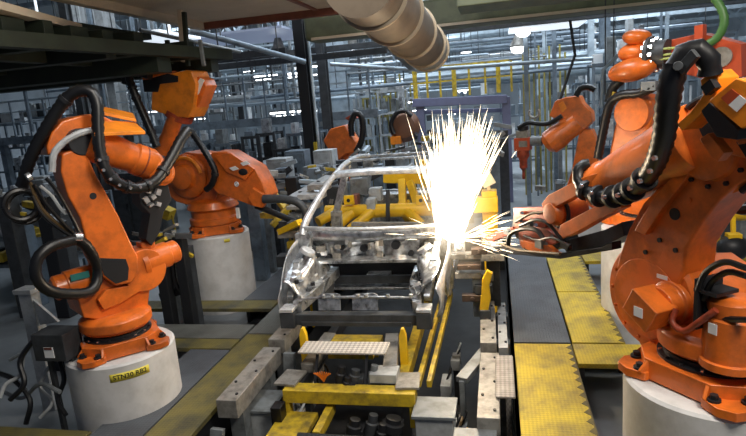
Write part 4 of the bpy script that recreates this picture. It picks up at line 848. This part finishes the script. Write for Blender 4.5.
# roof trusses and roof glazing, far
for i, y in enumerate((15.5, 20, 25, 31, 38)):
    t = thing('roof_truss', ('nearest', 'second', 'third', 'fourth', 'farthest')[i] + ' pale grey roof truss counted from the camera', 'truss', (-4, y, 5), 'roof trusses')
    z0 = 4.75 + .15 * i
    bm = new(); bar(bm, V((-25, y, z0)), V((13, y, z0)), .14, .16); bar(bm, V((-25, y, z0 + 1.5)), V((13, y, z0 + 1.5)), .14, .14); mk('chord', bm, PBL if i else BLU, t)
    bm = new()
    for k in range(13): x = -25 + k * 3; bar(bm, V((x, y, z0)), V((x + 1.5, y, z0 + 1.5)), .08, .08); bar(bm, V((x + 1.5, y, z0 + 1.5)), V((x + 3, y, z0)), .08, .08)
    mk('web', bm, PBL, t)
for i, (px, py, y, w_, d_, lab) in enumerate(((545, 27, 15.0, 1.7, 1.4, 'bright white roof panel right of the hall lamps'), (150, 38, 11, 1.4, 1.6, 'bright roof panel showing through the green gantry'), (30, 58, 12, 1.0, 1.0, 'small bright roof panel between the green beams at far left'), (262, 36, 13.5, 1.9, 2.4, 'blue-grey roof panel beside the green beam end'), (225, 40, 14.5, 1.6, 2.0, 'blue-grey roof panel left of the green beam end'))):
    p = PY(px, py, y); bm = new(); box(bm, p, (w_, d_, .05)); bar(bm, p + V((0, d_ / 2, 0)), V((p.x, p.y + d_ / 2, 9.0)), .04, .04, (0, 1, 0)); tag(mk('roof_light', bm, SKD if px in (262, 225) else SKY), lab, 'roof light', 'roof lights')
def lamp(px, py, y, r, lab):
    p = PY(px, py, y); t = thing('hall_lamp', lab, 'lamp', p, 'hall lamps')
    bm = new(); lathe(bm, p, (0, 0, 1), [(r, 0), (r * 1.05, .05), (r * .5, .3), (r * .3, .4)], 20); mk('lamp_housing', bm, PALE, t)
    bm = new(); lathe(bm, p + V((0, 0, -.8 * r)), (0, 0, 1), [(r * .4, 0), (r * .8, .25 * r), (r * .95, .78 * r)], 20); mk('lamp_glass', bm, LAMP, t)
    bm = new(); cyl(bm, p + V((0, 0, .35)), V((p.x, p.y, 9.0)), .02, seg=6); mk('stem', bm, DGR, t)
for a in ((523, 30, 15, .20, 'hall lamp nearest the green beam, the higher of two over the gantry'), (518, 47, 19, .24, 'lower of the two hall lamps over the violet gantry'), (279, 51, 14, .16, 'hall lamp below the blue-grey roof panels'), (352, 45, 20, .2, 'hall lamp just left of the duct'), (463, 88, 24, .26, 'far hall lamp seen above the violet gantry'), (291, 72, 22, .3, 'far hall lamp left of the dark column'), (66, 60, 15, .16, 'hall lamp under the green gantry at far left')): lamp(*a)

# ------------------------------------------------------------------ columns, mezzanine, gantry
def column(px0, py0, px1, py1, y, w_, m, lab, z0=FZ, extra=None):
    a, b = PY(px0, py0, y), PY(px1, py1, y); x = (a.x + b.x) / 2
    t = thing('steel_column', lab, 'column', (x, y, z0), 'hall columns')
    bm = new(); box(bm, V((x, y - w_ / 2, (z0 + 8.5) / 2)), (w_, .03, 8.5 - z0)); box(bm, V((x, y + w_ / 2, (z0 + 8.5) / 2)), (w_, .03, 8.5 - z0)); box(bm, V((x, y, (z0 + 8.5) / 2)), (.06, w_, 8.5 - z0)); mk('column_shaft', bm, m, t)
    bm = new(); box(bm, V((x, y, z0 + .02)), (w_ * 1.6, w_ * 1.6, .04)); mk('base_plate', bm, m, t)
    return t, x
tc_, x_c = column(303, 60, 311, 150, 13, .24, BLKM, 'dark steel column left of the distant orange robot')
bm = new(); box(bm, V((x_c + .17, 12.8, 1.1)), (.07, .06, 1.5)); mk('yellow_guard', bm, YEL, tc_)
bm = new(); cyl(bm, V((x_c + .2, 12.95, 0)), V((x_c + .2, 12.95, 8)), .04, seg=8); mk('conduit', bm, PBL, tc_)
column(321, 50, 325, 90, 14.5, .22, DGR, 'dark grey column just right of the darkest column')
column(86, 65, 95, 112, 14, .55, LGR, 'broad pale pillar behind the nearest left robot, left of two')
column(110, 70, 116, 112, 15, .5, LGR, 'broad pale pillar behind the nearest left robot, right of two')
column(75, 62, 79, 90, 12, .18, DGR, 'dark slim column above the hose hoop of the nearest left robot')
column(338, 70, 342, 100, 17, .55, PBL, 'pale flat column right of the dark columns')
column(548, 60, 547, 120, 22, .3, PBL, 'pale blue column behind the far right robot')
column(592, 60, 590, 120, 18, .16, PBL, 'thin pale column left of the high round motors')
column(606, 50, 603, 110, 20, .3, BLU, 'blue grey column behind the limb of the second right robot')
t = thing('mezzanine', 'long grey mezzanine walkway with railing across the left background', 'mezzanine', (-11, 15, 2.4))
bm = new(); box(bm, V((-11.5, 15.6, 2.36)), (17, 1.4, .1)); bar(bm, V((-20, 14.9, 2.36)), V((-3.0, 14.9, 2.36)), .08, .22); mk('deck', bm, BLU, t)
bm = new()
for z in (2.9, 3.2, 3.5): bar(bm, V((-20, 14.9, z)), V((-3.0, 14.9, z)), .035, .035)
mk('handrail', bm, PBL, t)
for k in range(30):
    bm = new(); x = -20 + k * .58; bar(bm, V((x, 14.9, 2.4)), V((x, 14.9, 3.5)), .04, .04, (0, 1, 0)); mk('railing_post', bm, BLU, t)
for x in (-19, -15, -11, -7.6):
    bm = new(); bar(bm, V((x, 15.2, FZ)), V((x, 15.2, 2.3)), .18, .18, (0, 1, 0)); mk('leg', bm, BLU, t)
t = thing('violet_gantry', 'violet grey steel portal behind the sparks', 'gantry', (-1, 16, FZ))
for a, b in (((420, 103), (423, 168)), ((506, 100), (504, 160))):
    p = PY(*a, 16); bm = new(); bar(bm, V((p.x, 16, FZ)), V((p.x, 16, 2.5)), .22, .22, (0, 1, 0)); mk('leg', bm, PUR, t, bevel=.02)
p0, p1 = PY(413, 103, 16), PY(507, 99, 16); bm = new(); bar(bm, p0, p1, .3, .22); mk('lintel', bm, PUR, t, bevel=.02)
bm = new(); bar(bm, PY(424, 112, 17.5), PY(505, 110, 17.5), .2, .12); bar(bm, V((-2.0, 16, 2.45)), V((-2.2, 17.5, 2.45)), .2, .2); bar(bm, V((.2, 16, 2.45)), V((.2, 17.5, 2.45)), .2, .2); mk('rear_lintel', bm, PUR, t, bevel=.02)
t = thing('yellow_railing', 'yellow railing standing on top of the violet gantry', 'railing', (-1, 16.4, 2.6))
for i, x in enumerate((416, 428, 441, 455, 470, 486, 499, 512)):
    p = PY(x, 98, 16.4); bm = new(); bar(bm, V((p.x, 16.4, 2.62)), V((p.x, 16.4, 3.45)), .06 if i % 3 else .12, .06, (0, 1, 0)); mk('railing_post', bm, YEL, t)
bm = new(); bar(bm, V((-2.3, 16.4, 3.45)), V((.4, 16.4, 3.45)), .05, .05); bar(bm, V((-2.3, 16.4, 3.05)), V((.4, 16.4, 3.05)), .04, .04); mk('handrail', bm, YEL, t)
for i in range(9):
    x = 524 + i * 5.2; p = PY(x, 100, 17 + .3 * (i % 3)); bm = new(); bar(bm, V((p.x, p.y, FZ)), V((p.x, p.y, 3.6 + .2 * (i % 2))), .05, .05, (0, 1, 0)); tag(mk('yellow_post', bm, YELD), 'slim yellow post between the sparks and the far right robot', 'post', 'slim yellow posts')
for i in range(8):
    x = 376 + i * 5; p = PY(x, 100, 19 + .4 * (i % 3)); bm = new(); bar(bm, V((p.x, p.y, FZ)), V((p.x, p.y, 3.0 + .25 * (i % 3))), .05, .05, (0, 1, 0)); tag(mk('yellow_post', bm, YELD), 'slim yellow post left of the violet gantry', 'post', 'slim yellow posts')

# ------------------------------------------------------------------ pipes and cable trays
def hangers(o, a, b, n_=2):
    for k in range(n_):
        q = V(a).lerp(V(b), (k + .5) / n_); bm = new(); cyl(bm, q, V((q.x, q.y, 9.0)), .012, seg=6); mk('pipe_hanger', bm, DGR, o)
def pipe(pts, r, m, lab, cat='pipe', group=None, seg=10, hang=False):
    bm = new(); tube(bm, [PY(*p) for p in pts], r, seg, smooth=False)
    o = tag(mk('pipe' if cat != 'cable' else 'cable', bm, m), lab, cat, group)
    if hang: hangers(o, PY(*pts[0]), PY(*pts[-1]))
    return o
pipe(((430, 82, 19), (640, 66, 19)), .16, PBL, 'thick pale pipe crossing above the violet gantry to the right', hang=True)
pipe(((330, 64, 14), (420, 70, 15), (600, 58, 15)), .05, PBL, 'thin pale rail under the big round duct', hang=True)
pipe(((190, 30, 11), (305, 62, 12.5)), .06, BLU, 'grey pipe slanting under the beige platform', hang=True)
pipe(((140, 30, 9), (240, 52, 11)), .035, GRY, 'thin grey pipe left of the thicker slanting pipe', hang=True)
pipe(((0, 90, 14), (140, 75, 14)), .10, BLU, 'thick blue grey pipe at far left under the gantry', hang=True)
pipe(((700, 214, 8.2), (770, 211, 8.2)), .11, YEB, 'thick yellow pipe at the right edge')
pipe(((712, 205, 8.2), (712, 300, 8.2)), .10, YEB, 'upright yellow pipe behind the nearest right robot')
pipe(((560, 100, 13), (575, 55, 13), (570, 20, 13)), .03, BLKM, 'thin black cable hanging left of the high round motors', 'cable')
pipe(((601, 108, 11), (603, 70, 11), (618, 55, 11)), .035, BLU, 'blue grey curved conduit left of the high round motors', hang=True)
for i in range(40):
    z = R.uniform(2.9, 4.9); y = 16.2 + i * .34; x0 = R.uniform(-22, -6); L = R.uniform(4, 13)
    e_ = V((x0 + L, y, z + R.uniform(-.1, .1))); bm = new(); cyl(bm, V((x0, y, z)), e_, R.uniform(.03, .11), seg=8); hangers(tag(mk('pipe', bm, R.choice((BLU, PBL, LGR, GRY, PBL))), 'long grey pipe running across behind the mezzanine', 'pipe', 'pipes behind the mezzanine'), V((x0, y, z)), e_)
for i in range(26):
    z = R.uniform(3.2, 4.9); y = 17.37 + i * .55; x0 = R.uniform(-4, 2); L = R.uniform(3, 8)
    e_ = V((x0 + L, y, z)); bm = new(); cyl(bm, V((x0, y, z)), e_, R.uniform(.03, .12), seg=8); hangers(tag(mk('pipe', bm, R.choice((BLU, PBL, LGR, PBL))), 'long grey pipe under the roof right of the duct', 'pipe', 'pipes under the roof on the right'), V((x0, y, z)), e_)
for i in range(40):
    x = R.uniform(-13, -3.2); y = R.uniform(14, 24); z0 = R.uniform(2.4, 3.0); m_ = R.choice((BLU, DGR, PBL, GRY, BLU))
    bm = new(); w_ = R.uniform(.04, .10); bar(bm, V((x, y, z0)), V((x, y, 9.0)), w_, w_, (0, 1, 0)); tag(mk('steel_hanger', bm, m_), 'thin grey upright above the mezzanine', 'upright', 'thin uprights above the mezzanine')
for i in range(22):
    x = R.uniform(.3, 4.6); y = R.uniform(15, 26); m_ = R.choice((BLU, PBL, PBL, GRY, LGR))
    bm = new(); w_ = R.uniform(.04, .12); bar(bm, V((x, y, FZ)), V((x, y, R.uniform(2.5, 5.5))), w_, w_, (0, 1, 0)); tag(mk('steel_upright', bm, m_), 'thin grey upright in the right background', 'upright', 'thin uprights in the right background')

# ------------------------------------------------------------------ cabinets, racks and frames filling the back of the hall
def cabinet(x, y, w_, d_, h_, m, lab, group, z=FZ):
    for o_ in bpy.data.objects:
        if o_.name.startswith('steel_column') and abs(o_.location.x - x) < w_ / 2 + .4 and abs(o_.location.y - y) < d_ / 2 + .4: y = o_.location.y - d_ / 2 - .5
    t = thing('control_cabinet', lab, 'cabinet', (x, y, z), group)
    bm = new(); box(bm, V((x, y, z + h_ / 2)), (w_, d_, h_)); mk('cabinet_body', bm, m, t, bevel=.015)
    n_ = 2 if w_ > .6 else 1
    for k in range(n_):
        bm = new(); ww = w_ / n_ - .06; xx = x - w_ / 2 + w_ * (k + .5) / n_; box(bm, V((xx, y - d_ / 2 - .012, z + h_ / 2)), (ww, .024, h_ - .12)); dr = mk('cabinet_door', bm, m, t, bevel=.008)
        bm = new(); box(bm, V((xx + ww * .36, y - d_ / 2 - .035, z + h_ * .52)), (.03, .03, .14)); mk('door_handle', bm, BLKM, dr)
        bm = new(); box(bm, V((xx - ww * .1, y - d_ / 2 - .028, z + h_ * .8)), (ww * .4, .012, .12)); mk('display', bm, R.choice((LGR, BLKM, PBL)), dr)
for i in range(11):
    p = PY(212 + i * 11.5, 170, 11.6 + .5 * (i % 3)); cabinet(p.x, p.y, R.uniform(.32, .5), .45, R.uniform(1.5, 2.1), R.choice((BLU, GRY, BLU, DGR, LGR)), 'control cabinet in the row behind the rear left robot and the car', 'cabinets behind the car')
for i in range(8):
    p = PY(8 + i * 20, 150, 13.0 + .8 * (i % 2)); cabinet(p.x, p.y, R.uniform(.6, 1.0), .5, R.uniform(1.3, 2.0), R.choice((BLU, DGR, GRY)), 'control cabinet in the row behind the nearest left robot', 'cabinets at far left')
def rack(x, y, w_, d_, h_, m, lab, group, n_=3, load=True):  # storage rack: shelves carrying loose stored panels, kept as its parts
    t = thing('steel_rack', lab, 'rack', (x, y, FZ), group)
    for sx in (-1, 1):
        for sy in (-1, 1):
            bm = new(); bar(bm, V((x + sx * w_ / 2, y + sy * d_ / 2, FZ)), V((x + sx * w_ / 2, y + sy * d_ / 2, FZ + h_)), .06, .06, (0, 1, 0)); mk('post', bm, m, t)
    for k in range(n_):
        z = FZ + h_ * (k + 1) / n_ - .04; bm = new()
        for sy in (-1, 1): bar(bm, V((x - w_ / 2, y + sy * d_ / 2, z)), V((x + w_ / 2, y + sy * d_ / 2, z)), .05, .07)
        box(bm, V((x, y, z)), (w_, d_, .02)); sh = mk('rack_shelf', bm, m, t)
        if load:
            for j in range(int(w_ / .26)):
                if R.random() < .8:
                    bm = new(); hh = R.uniform(.12, h_ / n_ * .7); box(bm, V((x - w_ / 2 + .15 + j * .26, y + R.uniform(-.15, .1), z + .01 + hh / 2)), (R.uniform(.08, .24), d_ * R.uniform(.2, .7), hh)); mk('rack_load', bm, R.choice((PBL, SIL, DGR, GRY, LGR, BLU, WHM, WHT)), t, bevel=.01)
for i in range(12):
    p = PY(10 + i * 29, 112, 17.5 + 1.5 * (i % 3)); rack(p.x, p.y, R.uniform(1.2, 1.6), .7, R.uniform(2.8, 4.2), R.choice((BLU, PBL, GRY)), 'tall steel rack standing behind the mezzanine', 'racks behind the mezzanine', 4)
for i in range(4):
    p = PY(6 + i * 24, 180, 9.2 + .7 * (i % 2)); rack(p.x, p.y, R.uniform(.8, 1.2), .6, R.uniform(1.5, 1.9), R.choice((GRY, DGR, BLU)), 'low rack behind the hoses of the nearest left robot', 'racks at far left', 3)
for i in range(5):
    p = PY(440 + i * 40, 125, 20 + 1.1 * (i % 2)); rack(p.x, p.y, R.uniform(1.1, 1.7), .8, R.uniform(2.2, 3.2), R.choice((BLU, PBL, GRY)), 'steel rack in the background behind the violet gantry', 'racks behind the gantry', 3)
for i in range(6):
    p = PY(612 + i * 24, 140, 15 + 1.3 * (i % 2)); rack(p.x, p.y, R.uniform(.7, 1.0), .8, R.uniform(2.2, 4.2), R.choice((BLU, PBL, PBL)), 'steel rack seen behind the two nearest right robots', 'racks at far right', 4)
for i in range(9):
    p = PY(196 + i * 15, 145, 14.0 + .1 * (i % 2)); rack(p.x, p.y, .45, .6, R.uniform(2.0, 2.5), R.choice((BLU, DGR, DGR)), 'dark rack under the mezzanine behind the grey cabinets', 'racks under the mezzanine', 4)
for i in range(6):
    p = PY(330 + i * 16, 118, 18 + 1.2 * (i % 2)); rack(p.x, p.y, .8, .6, R.uniform(2.6, 3.6), R.choice((PBL, LGR, YELD)), 'rack between the dark columns and the violet gantry', 'racks left of the gantry', 5)
def fixture(px, py, y, lab, group, s=1.):
    p = PY(px, py, y); t = thing('welding_fixture', lab, 'welding fixture', (p.x, p.y, FZ), group)
    bm = new(); h_ = max(.5, p.z - FZ); box(bm, V((p.x, p.y, FZ + h_ / 2)), (.26 * s, .26 * s, h_)); mk('column', bm, R.choice((GRY, DGR, BLU, BLKM)), t, bevel=.02)
    for k in range(R.randint(4, 6)):
        bm = new(); q = p + V((R.uniform(-.4, .4) * s, R.uniform(-.25, .1), R.uniform(-.35, .15) * s))
        bar(bm, q, q + V((R.uniform(-.5, .5), R.uniform(-.2, .2), R.uniform(-.12, .2))) * s, R.uniform(.06, .16) * s, R.uniform(.06, .14) * s); mk('clamp_arm', bm, R.choice((LGR, PALE, GRY, DGR, YEL, BLKM, SIL, PBL)), t, bevel=.01)
for i in range(9): fixture(250 + i * 10.5, 168 + 9 * (i % 3), 9.4 + .5 * (i % 4), 'clamping fixture crowded between the rear left robot and the car roof', 'fixtures left of the car', .8)
for i in range(9): fixture(427 + i * 9.5, 142 - 6 * (i % 3), 13 + .6 * (i % 3), 'clamping fixture crowded under the violet gantry', 'fixtures under the gantry', .9)
for i in range(7): fixture(330 + i * 12, 172 - 8 * (i % 3), 11.2 + .5 * (i % 3), 'clamping fixture behind the car roof', 'fixtures behind the car roof', .8)
for i in range(5): fixture(6 + i * 13, 196 + 12 * (i % 3), 7.6 + .5 * (i % 3), 'dark fixture behind the cable loops of the nearest left robot', 'fixtures at far left', .9)
for i in range(5): fixture(158 + i * 7, 236 + 10 * (i % 3), 6.6 + .25 * (i % 3), 'dark hose fixture between the two left pedestals', 'fixtures between the pedestals', .55)
for i in range(5): fixture(560 + i * 9, 180 + 8 * (i % 3), 13.6 + .5 * (i % 2), 'clamping fixture behind the far right robot', 'fixtures behind the far right robot', .8)
for i in range(4): fixture(728 + i * 9, 195 + 12 * (i % 2), 10 + .5 * (i % 2), 'clamping fixture at the right edge above the yellow pipe', 'fixtures at the right edge', .7)
t = thing('valve_unit', 'black valve unit with yellow top hanging under the yellow pipe, right edge', 'valve', (2.9, 7.9, .5))
p = PY(733, 248, 7.9); bm = new(); ellipsoid(bm, p, (V((.20, 0, 0)), V((0, .16, 0)), V((0, 0, .17)))); mk('valve_body', bm, BLKM, t)
bm = new(); box(bm, p + V((0, 0, .16)), (.16, .14, .07)); bar(bm, p + V((0, 0, .1)), PY(733, 214, 8.15), .05, .05, (0, 1, 0)); mk('valve_top', bm, YEB, t, bevel=.01)
pp = PZ(0, 258, .6); qq = PZ(64, 233, .6)
t = thing('guard_rail', 'yellow guard rail at the left edge behind the cable loop', 'guard rail', (qq.x, qq.y, FZ))
bm = new(); bar(bm, pp, qq, .10, .16); mk('rail', bm, YEL, t, bevel=.01)
for f in (.15, .55, .95):
    q = pp.lerp(qq, f); bm = new(); bar(bm, V((q.x, q.y, FZ)), q, .10, .10, (0, 1, 0)); mk('post', bm, YEL, t)
for i, (x, y, d_) in enumerate(((12, 238, 9.5), (40, 232, 9.6))):
    p = PY(x, y, d_); bm = new(); box(bm, V((p.x, p.y, (p.z + FZ) / 2)), (.12, .12, p.z - FZ)); tag(mk('yellow_post', bm, YEL, bevel=.02), ('stout yellow post at the left edge above the guard rail', 'stout yellow post above the guard rail, nearer the robot')[i], 'post', 'stout yellow posts')
# small things at the bottom left
t = thing('pale_stand', 'pale grey post with a slanted gusset left of the nearest left pedestal', 'stand', (-5.2, 4.9, FZ))
a, b = PY(28, 290, 4.9), PY(40, 345, 4.9); bm = new(); bar(bm, a, V((b.x, b.y, FZ)), .16, .12, (0, 1, 0)); mk('post', bm, LGR, t, bevel=.01)
bm = new(); box(bm, a, (.22, .18, .05)); mk('top_plate', bm, LGR, t, bevel=.01)
bm = new(); prism(bm, [PY(33, 300, 4.85), PY(58, 322, 4.85), PY(40, 325, 4.85)], V((0, .03, 0))); mk('gusset', bm, LGR, t)
t = thing('junction_box', 'dark grey junction box with a white label beside the front left pedestal', 'junction box', (-4.6, 4.3, FZ))
p = PY(58, 343, 4.25); bm = new(); box(bm, p, (.34, .24, .26)); mk('box_body', bm, DGR, t, bevel=.015)
bm = new(); box(bm, p + V((.0, -.123, -.04)), (.10, .006, .10)); lw = mk('white_label', bm, WHT, t)
bm = new(); box(bm, p + V((.0, -.128, .0)), (.08, .006, .02)); mk('label_heading', bm, RUST, lw)
bm = new()
for s in (-1, 1): bar(bm, p + V((s * .12, 0, -.1)), V((p.x + s * .12, p.y, FZ)), .04, .04, (0, 1, 0))
mk('box_leg', bm, DGR, t)
for i, (pts, r_, m_) in enumerate(((((44, 330), (30, 345), (20, 362), (24, 384), (10, 400)), .025, BLK), (((10, 360), (22, 355), (20, 375), (6, 384), (0, 398)), .018, LGR), (((60, 362), (64, 380), (58, 400), (66, 415)), .022, BLK), (((0, 390), (22, 398), (40, 384), (60, 392)), .02, GRY), (((-4, 372), (14, 380), (30, 400), (26, 424)), .025, BLK), (((50, 365), (40, 386), (52, 402), (40, 418)), .016, LGR))):
    bm = new(); tube(bm, [PY(x, y, 4.35 - .07 * k) for k, (x, y) in enumerate(pts)], r_, 8); tag(mk('cable', bm, m_), ('black cable dropping from the junction box to the left edge', 'pale thin cable curling at the left edge', 'black cable under the junction box beside the pedestal', 'grey cable crossing to the pedestal foot', 'black cable running to the bottom left corner', 'pale cable looping below the junction box')[i], 'cable', 'cables at bottom left')
t = thing('hose_stand', 'dark pipe stand with a white bottle beside the rear left pedestal', 'stand', (-3.9, 6.7, FZ))
bm = new(); q = PY(166, 270, 6.7); bar(bm, V((q.x, q.y, FZ)), V((q.x, q.y, 1.2)), .10, .10, (0, 1, 0)); bar(bm, PY(160, 296, 6.7), PY(196, 286, 6.9), .12, .10); mk('frame', bm, BLKM, t, bevel=.01)
bm = new(); tube(bm, [PY(x, y, 6.6) for x, y in ((164, 244), (172, 262), (176, 284), (188, 300))], .035, 8, .1); mk('hose', bm, BLK, t)
bm = new(); q = PY(180, 254, 6.75); lathe(bm, q + V((0, 0, -.13)), Z1, [(.055, 0), (.06, .02), (.06, .2), (.03, .24), (.03, .27)], 14); mk('white_bottle', bm, LGR, t)

for i in range(30):
    if i < 24: p = PY(R.uniform(0, 330), R.uniform(66, 122), R.uniform(17, 30))
    else: p = PY(R.uniform(330, 640), R.uniform(50, 120), R.uniform(20, 34))
    L = R.uniform(.5, 1.3); t = thing('tube_light', 'white fluorescent tube glowing in the distant machinery', 'lamp', p, 'fluorescent tubes far back')
    bm = new(); bar(bm, p + V((-L / 2, 0, 0)), p + V((L / 2, 0, 0)), .07, .05); mk('tube', bm, LAMP, t)
    bm = new(); box(bm, p + V((0, 0, .05)), (L, .12, .05)); cyl(bm, p + V((0, 0, .05)), V((p.x, p.y, 9.0)), .012, seg=6); mk('lamp_housing', bm, PALE, t)

for i, (y, z, x0, x1, lab) in enumerate(((12.6, 3.92, -13, -4.5, 'dark roof beam just above the amber motor box'), (13.6, 3.80, -12, -2.4, 'dark roof beam behind the steel column'), (14.6, 4.05, -14, -1.2, 'dark roof beam below the blue-grey roof panels'), (13.0, 4.1, .6, 7.5, 'dark roof beam below the bright roof panel on the right'), (14.2, 4.15, -1.4, 8.0, 'dark cable tray beam behind the hall lamps on the right'))):
    bm = new(); bar(bm, V((x0, y, z)), V((x1, y, z)), .18, .14)
    o = tag(mk('roof_beam', bm, DGR, bevel=.01), lab, 'beam', 'dark roof beams'); hangers(o, V((x0, y, z)), V((x1, y, z)), 3)
